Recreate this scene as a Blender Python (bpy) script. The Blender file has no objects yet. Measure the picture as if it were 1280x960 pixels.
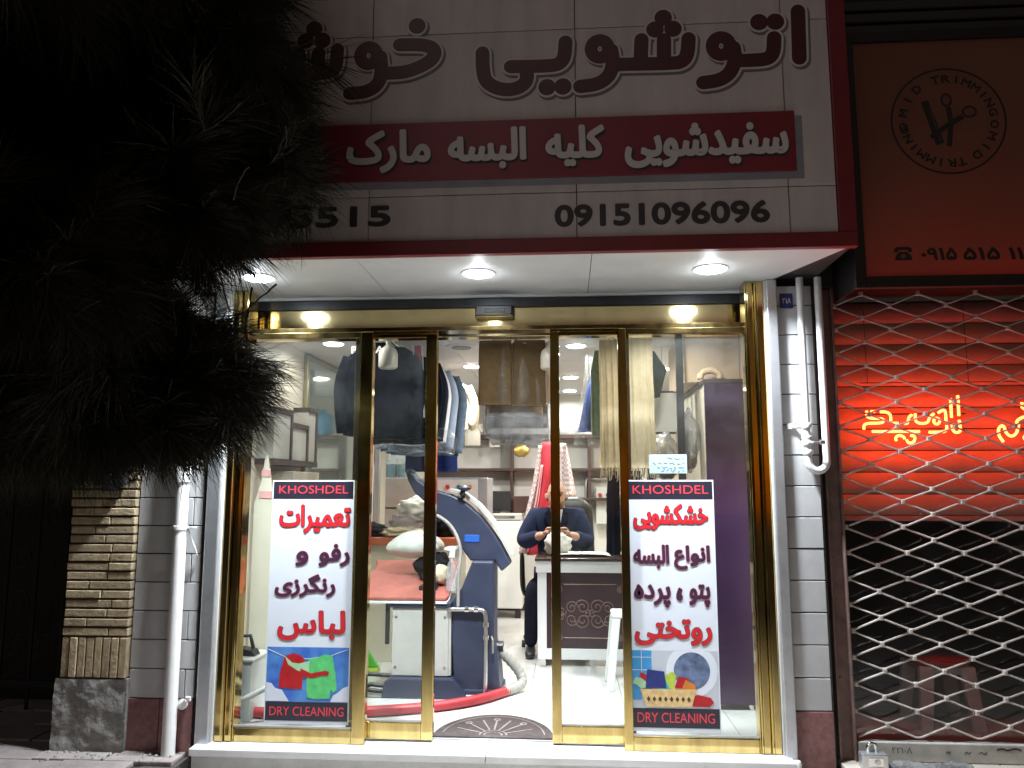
import bpy, bmesh, math, random
from mathutils import Vector, Matrix, noise
from mathutils.geometry import tessellate_polygon
R = math.radians
random.seed(7)
sc = bpy.context.scene
COL = sc.collection

# ------------------------------------------------------------------ camera, sky, exposure
cam = bpy.data.objects.new('camera', bpy.data.cameras.new('camera'))
COL.objects.link(cam)
cam.location = (0.0, -4.3, 1.6)
cam.rotation_euler = (R(90 + 7.5), 0, R(4.0))
cam.data.sensor_width = 36.0
cam.data.lens = 27.2
cam.data.clip_start = 0.05
cam.data.clip_end = 500
sc.camera = cam

world = bpy.data.worlds.new('World'); sc.world = world
world.use_nodes = True
wn = world.node_tree
sky = wn.nodes.new('ShaderNodeTexSky'); sky.sky_type = 'NISHITA'; sky.sun_disc = False
sky.sun_elevation = R(1.5); sky.sun_rotation = R(160)
wn.links.new(sky.outputs[0], wn.nodes['Background'].inputs[0])
wn.nodes['Background'].inputs[1].default_value = 0.012     # night

sun = bpy.data.objects.new('sun', bpy.data.lights.new('sun', 'SUN'))
sun.data.energy = 0.18; sun.data.angle = R(40); sun.data.color = (1.0, .90, .88)
sun.rotation_euler = (R(58), 0, R(-18))                  # faint glow of the street, from behind the camera
sun.location = (-2, -8, 6); COL.objects.link(sun)

sc.view_settings.view_transform = 'Standard'; sc.view_settings.look = 'None'
sc.view_settings.exposure = 0.0; sc.view_settings.gamma = 1.0
sc.view_settings.use_curve_mapping = False
sc.render.engine = 'CYCLES'
sc.cycles.use_denoising = True
sc.cycles.max_bounces = 10; sc.cycles.transparent_max_bounces = 24
sc.cycles.glossy_bounces = 5; sc.cycles.transmission_bounces = 6
sc.cycles.caustics_reflective = False; sc.cycles.caustics_refractive = False
sc.cycles.sample_clamp_indirect = 4.0

# ------------------------------------------------------------------ materials
MATS = {}
def nd(nt, t, **k):
    n = nt.nodes.new(t)
    for a, b in k.items(): setattr(n, a, b)
    return n
def mat(name, col, rough=.55, metal=0.0, var=.10, scale=6.0, bump=0.0, bscale=60.0, pervar=0.0, stretch=(1, 1, 1),
        spec=.5, col2=None, coat=0.0, sheen=0.0, rvar=.0, emit=None, estr=0.0, alpha=1.0, spots=0.0):
    m = bpy.data.materials.new(name); MATS[name] = m; m.use_nodes = True
    nt = m.node_tree; p = nt.nodes['Principled BSDF']
    geo = nd(nt, 'ShaderNodeNewGeometry')
    mp = nd(nt, 'ShaderNodeMapping'); mp.inputs['Scale'].default_value = stretch
    nt.links.new(geo.outputs['Position'], mp.inputs[0])
    nz = nd(nt, 'ShaderNodeTexNoise'); nz.inputs['Scale'].default_value = scale
    nz.inputs['Detail'].default_value = 6; nz.inputs['Roughness'].default_value = .62
    nt.links.new(mp.outputs[0], nz.inputs['Vector'])
    rp = nd(nt, 'ShaderNodeMapRange'); rp.inputs[1].default_value = .3; rp.inputs[2].default_value = .7
    nt.links.new(nz.outputs['Fac'], rp.inputs[0])
    mx = nd(nt, 'ShaderNodeMix', data_type='RGBA')
    c = Vector(col[:3]); c2 = Vector(col2[:3]) if col2 else c * (1 + var)
    c1 = c if col2 else c * (1 - var)
    mx.inputs['A'].default_value = (*c1, 1); mx.inputs['B'].default_value = (*c2, 1)
    nt.links.new(rp.outputs[0], mx.inputs['Factor'])
    out = mx.outputs['Result']
    if spots:
        n2 = nd(nt, 'ShaderNodeTexNoise'); n2.inputs['Scale'].default_value = scale * 2.3
        n2.inputs['Detail'].default_value = 8; n2.inputs['Roughness'].default_value = .75
        nt.links.new(geo.outputs['Position'], n2.inputs['Vector'])
        r2 = nd(nt, 'ShaderNodeMapRange'); r2.inputs[1].default_value = .56; r2.inputs[2].default_value = .74
        r2.inputs[4].default_value = spots
        nt.links.new(n2.outputs['Fac'], r2.inputs[0])
        m2 = nd(nt, 'ShaderNodeMix', data_type='RGBA'); m2.inputs['B'].default_value = (*(c * .35), 1)
        nt.links.new(r2.outputs[0], m2.inputs['Factor']); nt.links.new(out, m2.inputs['A']); out = m2.outputs['Result']
    if pervar:
        oi = nd(nt, 'ShaderNodeObjectInfo')
        r3 = nd(nt, 'ShaderNodeMapRange'); r3.inputs[3].default_value = 1 - pervar; r3.inputs[4].default_value = 1 + pervar
        nt.links.new(oi.outputs['Random'], r3.inputs[0])
        hs = nd(nt, 'ShaderNodeHueSaturation'); nt.links.new(r3.outputs[0], hs.inputs['Value'])
        nt.links.new(out, hs.inputs['Color']); out = hs.outputs[0]
    nt.links.new(out, p.inputs['Base Color'])
    p.inputs['Roughness'].default_value = rough; p.inputs['Metallic'].default_value = metal
    p.inputs['Specular IOR Level'].default_value = spec
    p.inputs['Coat Weight'].default_value = coat
    p.inputs['Sheen Weight'].default_value = sheen
    if rvar:
        r4 = nd(nt, 'ShaderNodeMapRange'); r4.inputs[3].default_value = max(.02, rough - rvar); r4.inputs[4].default_value = rough + rvar
        nt.links.new(nz.outputs['Fac'], r4.inputs[0]); nt.links.new(r4.outputs[0], p.inputs['Roughness'])
    if bump:
        nb = nd(nt, 'ShaderNodeTexNoise'); nb.inputs['Scale'].default_value = bscale; nb.inputs['Detail'].default_value = 5
        nt.links.new(mp.outputs[0], nb.inputs['Vector'])
        bp = nd(nt, 'ShaderNodeBump'); bp.inputs['Strength'].default_value = bump; bp.inputs['Distance'].default_value = .01
        nt.links.new(nb.outputs['Fac'], bp.inputs['Height']); nt.links.new(bp.outputs[0], p.inputs['Normal'])
    if emit:
        p.inputs['Emission Color'].default_value = (*emit, 1); p.inputs['Emission Strength'].default_value = estr
    if alpha < 1: p.inputs['Alpha'].default_value = alpha
    return m
def film(name, tint=(1, 1, 1), diff=(.8, .8, .8), fd=.06, f0=.05, rough=.0, bump=0.0, bscale=20):
    """thin transparent sheet: transparent + a little haze + Fresnel-like gloss"""
    m = bpy.data.materials.new(name); MATS[name] = m; m.use_nodes = True
    nt = m.node_tree; nt.nodes.clear()
    o = nd(nt, 'ShaderNodeOutputMaterial'); tr = nd(nt, 'ShaderNodeBsdfTransparent'); tr.inputs[0].default_value = (*tint, 1)
    df = nd(nt, 'ShaderNodeBsdfDiffuse'); df.inputs[0].default_value = (*diff, 1)
    gl = nd(nt, 'ShaderNodeBsdfGlossy'); gl.inputs['Roughness'].default_value = rough
    lw = nd(nt, 'ShaderNodeLayerWeight'); pw = nd(nt, 'ShaderNodeMath', operation='POWER'); pw.inputs[1].default_value = 5
    nt.links.new(lw.outputs['Facing'], pw.inputs[0])
    mr = nd(nt, 'ShaderNodeMapRange'); mr.inputs[3].default_value = f0; mr.inputs[4].default_value = .8
    nt.links.new(pw.outputs[0], mr.inputs[0])
    a = nd(nt, 'ShaderNodeMixShader')
    g0 = nd(nt, 'ShaderNodeNewGeometry'); n0 = nd(nt, 'ShaderNodeTexNoise'); n0.inputs['Scale'].default_value = 3.5; n0.inputs['Detail'].default_value = 7; n0.inputs['Roughness'].default_value = .7
    nt.links.new(g0.outputs['Position'], n0.inputs['Vector']); r0 = nd(nt, 'ShaderNodeMapRange'); r0.inputs[1].default_value = .35; r0.inputs[2].default_value = .75
    r0.inputs[3].default_value = fd * .3; r0.inputs[4].default_value = fd * 2.2
    nt.links.new(n0.outputs['Fac'], r0.inputs[0]); nt.links.new(r0.outputs[0], a.inputs[0])
    nt.links.new(tr.outputs[0], a.inputs[1]); nt.links.new(df.outputs[0], a.inputs[2])
    b = nd(nt, 'ShaderNodeMixShader'); nt.links.new(mr.outputs[0], b.inputs[0])
    nt.links.new(a.outputs[0], b.inputs[1]); nt.links.new(gl.outputs[0], b.inputs[2])
    nt.links.new(b.outputs[0], o.inputs[0])
    if bump:
        geo = nd(nt, 'ShaderNodeNewGeometry'); nb = nd(nt, 'ShaderNodeTexNoise'); nb.inputs['Scale'].default_value = bscale
        nb.inputs['Detail'].default_value = 4; nt.links.new(geo.outputs['Position'], nb.inputs['Vector'])
        bp = nd(nt, 'ShaderNodeBump'); bp.inputs['Strength'].default_value = bump; bp.inputs['Distance'].default_value = .02
        nt.links.new(nb.outputs['Fac'], bp.inputs['Height']); nt.links.new(bp.outputs[0], gl.inputs['Normal']); nt.links.new(bp.outputs[0], df.inputs['Normal'])
    return m
def glow(name, col, s):
    m = bpy.data.materials.new(name); MATS[name] = m; m.use_nodes = True
    nt = m.node_tree; nt.nodes.clear()
    o = nd(nt, 'ShaderNodeOutputMaterial'); e = nd(nt, 'ShaderNodeEmission'); e.inputs[0].default_value = (*col, 1); e.inputs[1].default_value = s
    nt.links.new(e.outputs[0], o.inputs[0]); return m

mat('brass', (.58, .44, .17), .10, 1.0, var=.25, scale=14, stretch=(1, 1, .25), rvar=.05)
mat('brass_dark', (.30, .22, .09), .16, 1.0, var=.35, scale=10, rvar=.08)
mat('brass_satin', (.56, .46, .24), .13, 1.0, var=.12, scale=8, rvar=.05)
mat('aluminium', (.62, .64, .66), .38, .85, var=.10, scale=9, spots=.25)
mat('steel', (.55, .55, .54), .3, 1.0, var=.15)
mat('chrome', (.75, .75, .75), .12, 1.0, var=.05)
mat('dark_rail', (.035, .037, .04), .35, .3, var=.2)
mat('black_plastic', (.015, .015, .017), .38, var=.2)
mat('black_cloth', (.012, .012, .014), .9, var=.3, spec=.06)
mat('white_panel', (.80, .81, .80), .45, var=.07, scale=3, spots=.08)
mat('sign_panel', (.68, .62, .60), .5, var=.13, scale=3, stretch=(2.5, 1, .5), pervar=.03, spots=.12)
mat('sign_red', (.21, .018, .026), .4, var=.12, scale=4)
mat('sign_band', (.24, .016, .03), .4, var=.12, scale=4)
mat('letter_maroon', (.085, .012, .016), .4, var=.1)
mat('letter_white', (.74, .70, .68), .5, var=.04)
mat('letter_shadow', (.20, .17, .17), .6, var=.1)
mat('band_edge', (.30, .30, .34), .45, var=.15)
mat('digit_ink', (.045, .04, .045), .5, var=.1)
mat('print_white', (.70, .74, .80), .42, var=.02, scale=2)
mat('print_black', (.022, .020, .032), .35, var=.1)
mat('print_red', (.62, .022, .03), .4, var=.06)
mat('print_plum', (.065, .022, .05), .4, var=.08)
mat('print_pink', (.80, .35, .42), .4, var=.05)
mat('print_letter_red', (.70, .05, .07), .4, var=.05)
mat('marble', (.66, .66, .66), .22, var=.16, scale=3, stretch=(1, 2.2, 1), spots=.30, rvar=.08)
mat('marble_edge', (.50, .50, .49), .45, var=.18, scale=7, spots=.3)
mat('wall_tile', (.50, .50, .50), .35, var=.08, scale=7, pervar=.06, spots=.12)
mat('tile_joint', (.085, .08, .075), .9, var=.2)
mat('granite', (.22, .10, .095), .4, var=.35, scale=28, pervar=.08, spots=.3)
mat('brick_clay', (.40, .31, .19), .85, var=.25, scale=18, bump=.5, bscale=70, pervar=.16, spots=.25)
mat('mortar', (.09, .075, .055), .95, var=.3, bump=.4)
mat('concrete', (.27, .26, .24), .95, var=.3, scale=9, bump=.9, bscale=26, spots=.4)
mat('slab', (.30, .255, .24), .85, var=.22, scale=7, bump=.35, bscale=50, pervar=.12, spots=.3)
mat('slab_joint', (.07, .06, .055), .95, var=.3)
mat('street_paving', (.40, .37, .34), .9, var=.2, scale=4, bump=.3, spots=.2)
mat('pvc', (.72, .71, .69), .35, var=.06, scale=14, spots=.15)
mat('gate_iron', (.016, .014, .013), .5, .4, var=.3)
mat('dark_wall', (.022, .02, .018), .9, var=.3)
mat('floor_tile', (.62, .62, .60), .16, var=.05, scale=2, spots=.14, pervar=.03)
mat('floor_joint', (.25, .25, .24), .8)
mat('inner_wall', (.60, .54, .44), .6, var=.04, scale=2)
mat('back_wall', (.70, .70, .67), .6, var=.04, scale=2)
mat('peach_wall', (.62, .48, .34), .55, var=.04, scale=2)
mat('ceiling', (.66, .68, .69), .5, var=.04, scale=3, pervar=.03)
mat('ceiling_joint', (.28, .29, .30), .7)
mat('brown_edge', (.055, .028, .024), .4, var=.2)
mat('shelf_back', (.66, .66, .63), .6, var=.04)
mat('purple', (.034, .011, .044), .28, var=.25, scale=3, stretch=(1, 1, .3), coat=.1)
mat('cream', (.62, .57, .46), .5, var=.05)
mat('press_blue', (.030, .037, .068), .42, var=.18, scale=9, rvar=.1, spots=.2)
mat('press_grey', (.48, .47, .43), .45, var=.08, spots=.15)
mat('buck_red', (.34, .10, .075), .75, var=.18, scale=12, bump=.3, bscale=90)
mat('orange_top', (.52, .14, .06), .45, var=.12)
mat('hose_red', (.42, .035, .045), .4, var=.12)
mat('hose_grey', (.33, .32, .29), .5, var=.15)
mat('mat_brown', (.075, .060, .058), .9, var=.3, scale=30, bump=.6, bscale=180)
mat('mat_line', (.30, .25, .24), .9, var=.2)
mat('desk_white', (.70, .70, .70), .4, var=.04)
mat('desk_panel', (.035, .012, .018), .3, var=.3, scale=5, stretch=(1, 1, .3))
mat('desk_top', (.05, .032, .026), .25, var=.25)
mat('scroll', (.20, .12, .10), .4, .3, var=.2)
mat('leather', (.018, .018, .019), .38, var=.25, scale=18, bump=.2, bscale=120)
mat('skin', (.42, .235, .16), .5, var=.10, scale=25)
mat('suit', (.022, .030, .062), .85, var=.2, scale=60, spec=.06)
mat('suit_dark', (.014, .016, .028), .85, var=.25, scale=60, spec=.06)
mat('shirt', (.62, .64, .68), .7, var=.05)
mat('paper', (.76, .76, .72), .7, var=.04)
mat('note_blue', (.60, .74, .80), .6, var=.03)
mat('ink', (.06, .07, .13), .6)
mat('plastic_white', (.68, .70, .68), .35, var=.05)
mat('cloth_navy', (.005, .006, .013), .9, var=.3, scale=40, spec=.06)
mat('cloth_blue', (.018, .032, .12), .85, var=.2, scale=30, spec=.06)
mat('cloth_steel', (.10, .15, .22), .85, var=.2, scale=30)
mat('cloth_green', (.115, .15, .075), .85, var=.2, scale=30)
mat('cloth_dark_green', (.040, .048, .034), .85, var=.2, scale=30)
mat('cloth_beige', (.56, .45, .28), .9, var=.10, scale=24, spec=.2)
mat('cloth_cream', (.58, .50, .34), .9, var=.08, scale=24, spec=.2)
mat('cloth_brown', (.088, .054, .018), .8, var=.22, scale=14)
mat('cloth_tan', (.44, .28, .12), .8, var=.15, scale=14)
mat('cloth_taupe', (.11, .095, .075), .8, var=.25, scale=10)
mat('cloth_grey', (.16, .16, .16), .75, var=.25, scale=10)
mat('cloth_white', (.70, .74, .80), .8, var=.06)
mat('cloth_pale_blue', (.30, .38, .50), .85, var=.1, spec=.2)
mat('cloth_red', (.40, .02, .035), .8, var=.12)
mat('cloth_peach', (.70, .50, .32), .8, var=.08)
mat('rag', (.17, .17, .165), .95, var=.3, bump=.9, bscale=120, scale=30)
mat('bag_blue', (.10, .40, .72), .35, var=.2, scale=14)
mat('bag_white', (.66, .64, .57), .45, var=.15, scale=14)
mat('sack', (.60, .61, .54), .75, var=.12, scale=12)
mat('gold_foil', (.40, .29, .08), .4, .8, var=.3)
mat('liquid_blue', (.035, .22, .34), .2, var=.05)
mat('liquid_teal', (.02, .26, .26), .2, var=.05)
mat('jug', (.70, .68, .60), .35, var=.06)
mat('cap_blue', (.02, .10, .42), .4)
mat('cap_brown', (.14, .08, .05), .4)
mat('green_plastic', (.07, .42, .04), .4)
mat('knob_red', (.5, .03, .03), .35); mat('knob_orange', (.6, .2, .04), .35); mat('knob_teal', (.04, .16, .18), .35)
mat('pink_board', (.66, .33, .33), .7, var=.15)
mat('mirror', (.56, .62, .58), .06, .92, var=.04)
mat('mirror_frame', (.30, .27, .15), .3, .7, var=.2)
mat('neigh_panel', (.42, .22, .15), .7, var=.10, scale=3)
_nt = MATS['neigh_panel'].node_tree; _tl = nd(_nt, 'ShaderNodeBsdfTranslucent'); _tl.inputs[0].default_value = (.75, .28, .17, 1)
_ms = nd(_nt, 'ShaderNodeMixShader'); _ms.inputs[0].default_value = .65
_nt.links.new(_nt.nodes['Principled BSDF'].outputs[0], _ms.inputs[1]); _nt.links.new(_tl.outputs[0], _ms.inputs[2]); _nt.links.new(_ms.outputs[0], _nt.nodes['Material Output'].inputs[0])
mat('neigh_frame', (.012, .010, .010), .45, var=.2)
mat('neigh_ink', (.020, .014, .012), .6)
mat('neigh_band', (.03, .028, .027), .5, var=.2)
mat('grille_paint', (.48, .43, .39), .5, var=.2, scale=30, spots=.5)
mat('channel', (.17, .105, .09), .6, var=.3, scale=14, spots=.5)
mat('bottom_bar', (.46, .44, .40), .5, var=.18, scale=12, spots=.35)
mat('shutter', (.40, .28, .26), .5, var=.12, scale=6, pervar=.05)
mat('number_blue', (.015, .03, .13), .4)
mat('ledge', (.44, .39, .33), .6, var=.12, scale=9, spots=.2)
mat('stool_red', (.50, .05, .03), .4)
mat('bark', (.05, .035, .025), .95, var=.4, scale=14, bump=1.0, bscale=22)
mat('needle', (.036, .034, .022), .85, var=.35, scale=5, spec=.15)
mat('red_lens', (.5, .02, .02), .2)
film('glass', (.955, .978, .967), (.7, .75, .72), .006, .05)
film('window_glass', (.92, .93, .93), (.5, .5, .5), .01, .06)
film('plastic_film', (.93, .94, .95), (.5, .52, .55), .05, .05, rough=.16, bump=1.0, bscale=34)
film('plastic_haze', (.84, .85, .86), (.36, .37, .39), .26, .08, rough=.2, bump=1.0, bscale=40)
film('bottle_clear', (.93, .96, .96), (.75, .78, .8), .22, .07, rough=.08)
glow('lamp_cool', (.86, .93, 1.0), 40)
glow('lamp_white', (1.0, .97, .90), 25)
glow('neon', (1.0, .050, .010), 48)

# ------------------------------------------------------------------ mesh helpers
W = {}                                                     # world position of every parent
def wl(o): return W.get(o.name, Vector((0, 0, 0))) if o else Vector((0, 0, 0))
class MB:
    def __init__(s): s.v = []; s.f = []; s.mi = []; s.cur = 0
    def add(s, vs, fs):
        n = len(s.v); s.v += [tuple(p) for p in vs]
        for f in fs: s.f.append([i + n for i in f]); s.mi.append(s.cur)
        return s
    def box(s, x0, x1, y0, y1, z0, z1):
        return s.add([(x0, y0, z0), (x1, y0, z0), (x1, y1, z0), (x0, y1, z0), (x0, y0, z1), (x1, y0, z1), (x1, y1, z1), (x0, y1, z1)],
                     [(0, 3, 2, 1), (4, 5, 6, 7), (0, 1, 5, 4), (1, 2, 6, 5), (2, 3, 7, 6), (3, 0, 4, 7)])
    def prism(s, poly, y0, y1):
        """polygon in x,z pushed from y0 to y1"""
        n = len(poly)
        a = sum(poly[i][0] * poly[(i + 1) % n][1] - poly[(i + 1) % n][0] * poly[i][1] for i in range(n))
        if a < 0: poly = poly[::-1]
        vs = [(x, y0, z) for x, z in poly] + [(x, y1, z) for x, z in poly]
        fs = [list(range(n)), list(range(2 * n - 1, n - 1, -1))] + [(i, i + n, (i + 1) % n + n, (i + 1) % n) for i in range(n)]
        return s.add(vs, fs)
    def slab(s, poly, z0, z1):
        """polygon in x,y pushed from z0 to z1"""
        n = len(poly)
        a = sum(poly[i][0] * poly[(i + 1) % n][1] - poly[(i + 1) % n][0] * poly[i][1] for i in range(n))
        if a < 0: poly = poly[::-1]
        vs = [(x, y, z0) for x, y in poly] + [(x, y, z1) for x, y in poly]
        fs = [list(range(n - 1, -1, -1)), list(range(n, 2 * n))] + [(i, (i + 1) % n, (i + 1) % n + n, i + n) for i in range(n)]
        return s.add(vs, fs)
    def tube(s, pts, r, n=8, closed=False, cap=True):
        pts = [Vector(p) for p in pts]; m = len(pts)
        rs = r if isinstance(r, (list, tuple)) else [r] * m
        rings = []; up = None
        for i in range(m):
            if closed: t = pts[(i + 1) % m] - pts[i - 1]
            else: t = pts[min(i + 1, m - 1)] - pts[max(i - 1, 0)]
            t = t.normalized() if t.length > 1e-9 else Vector((0, 0, 1))
            if up is None: up = Vector((0, 0, 1)) if abs(t.z) < .9 else Vector((1, 0, 0))
            a = t.cross(up)
            if a.length < 1e-6: a = t.cross(Vector((0, 1, 0)))
            a.normalize(); b = a.cross(t).normalized(); up = b
            rings.append([pts[i] + (a * math.cos(q) + b * math.sin(q)) * rs[i] for q in [2 * math.pi * k / n for k in range(n)]])
        vs = [p for rg in rings for p in rg]; fs = []
        for i in range(m if closed else m - 1):
            j = (i + 1) % m
            for k in range(n): fs.append((i * n + k, i * n + (k + 1) % n, j * n + (k + 1) % n, j * n + k))
        if not closed and cap: fs.append(list(range(n - 1, -1, -1))); fs.append([(m - 1) * n + k for k in range(n)])
        return s.add(vs, fs)
    def lathe(s, c, prof, n=20, axis='z'):
        """prof: list of (radius, height) from bottom to top round the axis through c"""
        vs = []; fs = []
        for r, h in prof:
            for k in range(n):
                q = 2 * math.pi * k / n; a, b = r * math.cos(q), r * math.sin(q)
                vs.append((c[0] + a, c[1] + b, c[2] + h) if axis == 'z' else (c[0] + a, c[1] - h, c[2] + b) if axis == 'y' else (c[0] + h, c[1] + a, c[2] + b))
        m = len(prof)
        for i in range(m - 1):
            for k in range(n): fs.append((i * n + k, i * n + (k + 1) % n, (i + 1) * n + (k + 1) % n, (i + 1) * n + k))
        fs.append(list(range(n - 1, -1, -1))); fs.append([(m - 1) * n + k for k in range(n)])
        return s.add(vs, fs)
    def grid(s, fn, nu, nv, closed_u=False):
        """fn(u,v)->point, u and v in 0..1"""
        vs = [fn(i / (nu if closed_u else nu - 1), j / (nv - 1)) for j in range(nv) for i in range(nu)]
        fs = []
        for j in range(nv - 1):
            for i in range(nu if closed_u else nu - 1):
                i2 = (i + 1) % nu; fs.append((j * nu + i, j * nu + i2, (j + 1) * nu + i2, (j + 1) * nu + i))
        return s.add(vs, fs)
    def build(s, name, m, parent=None, bevel=0.0, smooth=False, sharp=None, solid=0.0, loc=None, seg=2):
        o = wl(parent) if parent else Vector(loc if loc else (0, 0, 0))
        me = bpy.data.meshes.new(name)
        me.from_pydata([tuple(Vector(p) - o) for p in s.v], [], s.f)
        ms = m if isinstance(m, (list, tuple)) else [m]
        for q in ms: me.materials.append(MATS[q])
        if len(ms) > 1: me.polygons.foreach_set('material_index', s.mi)
        if smooth:
            me.polygons.foreach_set('use_smooth', [True] * len(me.polygons))
            if sharp: me.set_sharp_from_angle(angle=R(sharp))
        me.update()
        ob = bpy.data.objects.new(name, me); COL.objects.link(ob)
        if parent: ob.parent = parent; W[ob.name] = o.copy()
        else: ob.location = o; W[ob.name] = o.copy()
        if solid:
            md = ob.modifiers.new('solid', 'SOLIDIFY'); md.thickness = solid; md.offset = 0
        if bevel:
            md = ob.modifiers.new('bevel', 'BEVEL'); md.width = bevel; md.segments = seg; md.limit_method = 'ANGLE'; md.angle_limit = R(40)
        return ob
    def base(s):
        xs = [p[0] for p in s.v]; ys = [p[1] for p in s.v]; zs = [p[2] for p in s.v]
        return ((min(xs) + max(xs)) / 2, (min(ys) + max(ys)) / 2, min(zs))
def tag(o, label=None, cat=None, group=None, kind=None):
    if label: o['label'] = label
    if cat: o['category'] = cat
    if group: o['group'] = group
    if kind: o['kind'] = kind
    return o
def thing(name, label, cat, loc, group=None):
    o = bpy.data.objects.new(name, None); COL.objects.link(o)
    o.location = loc; o.empty_display_size = .1; W[o.name] = Vector(loc)
    return tag(o, label, cat, group)
def single(mb, name, m, label, cat, group=None, **k):
    return tag(mb.build(name, m, loc=mb.base(), **k), label, cat, group)
def structure(mb, name, m, **k):
    return tag(mb.build(name, m, loc=mb.base(), **k), kind='structure')
def piece(src, offset):
    """copy of a part with shared mesh data, shifted"""
    c = src.copy(); COL.objects.link(c); c.parent = src.parent; c.location = Vector(src.location) + Vector(offset); W[c.name] = W[src.name] + Vector(offset)
    return c
def dup(root, delta, label=None, parent=None):
    c = root.copy(); COL.objects.link(c)
    if parent: c.parent = parent
    else: c.location = Vector(root.location) + Vector(delta)
    if label: c['label'] = label
    for ch in root.children: dup(ch, (0, 0, 0), None, c)
    return c
def arc(cx, cz, r, a0, a1, n=12): return [(cx + r * math.cos(R(a0 + (a1 - a0) * i / n)), cz + r * math.sin(R(a0 + (a1 - a0) * i / n))) for i in range(n + 1)]
def smoothline(pts, it=2):
    """rounds the corners of a polyline (Chaikin)"""
    for _ in range(it):
        q = [pts[0]]
        for a, b in zip(pts, pts[1:]):
            a = Vector(a); b = Vector(b); q += [tuple(a.lerp(b, .25)), tuple(a.lerp(b, .75))]
        q.append(pts[-1]); pts = q
    return pts

# ------------------------------------------------------------------ lettering
AR = {'ا': (0xFE8D, 0), 'ب': (0xFE8F, 1), 'ت': (0xFE95, 1), 'خ': (0xFEA5, 1), 'د': (0xFEA9, 0), 'ر': (0xFEAD, 0), 'ز': (0xFEAF, 0),
      'س': (0xFEB1, 1), 'ش': (0xFEB5, 1), 'ع': (0xFEC9, 1), 'ف': (0xFED1, 1), 'ک': (0xFB8E, 1), 'گ': (0xFB92, 1), 'ل': (0xFEDD, 1),
      'م': (0xFEE1, 1), 'ن': (0xFEE5, 1), 'ه': (0xFEE9, 1), 'و': (0xFEED, 0), 'ی': (0xFBFC, 1), 'پ': (0xFB56, 1)}
def shape(s):
    if not any(c in AR for c in s): return s
    o = []
    for i, c in enumerate(s):
        if c not in AR: o.append(c); continue
        b, d = AR[c]
        p = i > 0 and s[i - 1] in AR and AR[s[i - 1]][1]
        n = d and i + 1 < len(s) and s[i + 1] in AR
        o.append(chr(b + ((3 if n else 1) if p else (2 if n else 0))))
    return ''.join(reversed(o))
GL = {}
def contours(text):
    """flat outlines of a word: list of (outer, holes) polygons"""
    if text in GL: return GL[text]
    c = bpy.data.curves.new('t', 'FONT'); c.body = shape(text)
    o = bpy.data.objects.new('t', c); COL.objects.link(o)
    dg = bpy.context.evaluated_depsgraph_get()
    cu = o.evaluated_get(dg).to_curve(dg)
    polys = []
    for sp in cu.splines:
        bps = list(sp.bezier_points); pl = []
        if bps:
            for a, b in zip(bps, bps[1:] + bps[:1]):
                p0, p1, p2, p3 = a.co, a.handle_right, b.handle_left, b.co
                straight = (p1 - p0).cross(p3 - p0).length < 1e-6 and (p2 - p0).cross(p3 - p0).length < 1e-6
                for k in range(1 if straight else 4):
                    t = k / (1 if straight else 4); u = 1 - t
                    q = p0 * u ** 3 + p1 * 3 * u * u * t + p2 * 3 * u * t * t + p3 * t ** 3
                    pl.append((q.x, q.y))
        else: pl = [(p.co.x, p.co.y) for p in sp.points]
        if len(pl) > 2: polys.append(pl)
    bpy.data.objects.remove(o)
    area = lambda P: sum(P[i][0] * P[(i + 1) % len(P)][1] - P[(i + 1) % len(P)][0] * P[i][1] for i in range(len(P))) / 2
    def inside(p, P):
        r = False
        for i in range(len(P)):
            (x1, y1), (x2, y2) = P[i], P[(i + 1) % len(P)]
            if (y1 > p[1]) != (y2 > p[1]) and p[0] < (x2 - x1) * (p[1] - y1) / (y2 - y1) + x1: r = not r
        return r
    big = max(polys, key=lambda P: abs(area(P))); sg = 1 if area(big) > 0 else -1
    outs = [[P, []] for P in polys if area(P) * sg > 0]; odd = []
    for H in polys:
        if area(H) * sg <= 0:
            best = [q for q in outs if all(inside(h, q[0]) for h in H)]
            if best: min(best, key=lambda q: abs(area(q[0])))[1].append(H)
            else: odd.append([H, []])
    outs += odd
    GL[text] = outs
    return outs
def union_mesh(mb, faces2d, y):
    """overlapping flat pieces of one printed mark, each laid a hair above the last so that none share a plane"""
    cnt = {}
    for P in faces2d:
        n = len(P); P = [Vector(p) for p in P]
        a = sum(P[i].x * P[(i + 1) % n].y - P[(i + 1) % n].x * P[i].y for i in range(n))
        if a < 0: P = P[::-1]
        k = 0 if n == 3 else 1 if n == 4 else 2; c = cnt.get(k, 0); cnt[k] = c + 1
        yy = y - (0 if k == 0 else (.00004 + .00002 * (c % 12)) if k == 1 else (.00030 + .000012 * (c % 61)))
        mb.add([(p.x, yy, p.y) for p in P], [list(range(n))])
    return mb
def stroke_faces(P, r, closed, ends=8):
    """the area swept by a round brush of radius r along P"""
    out = []; n = len(P)
    for i in range(n if closed else n - 1):
        a, b = Vector(P[i]), Vector(P[(i + 1) % n]); d = b - a
        if d.length < 1e-6: continue
        d.normalize(); q = Vector((-d.y, d.x)) * r; x = d * r * .08
        out.append([a - q - x, b - q + x, b + q + x, a + q - x])
    for i in range(n):
        a = Vector(P[i])
        if closed or 0 < i < n - 1:
            d0 = (a - Vector(P[i - 1])); d1 = Vector(P[(i + 1) % n]) - a
            if d0.length < 1e-6 or d1.length < 1e-6 or d0.angle(d1) < .12: continue
        out.append([a + Vector((math.cos(2 * math.pi * k / ends), math.sin(2 * math.pi * k / ends))) * r for k in range(ends)])
    return out
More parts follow.
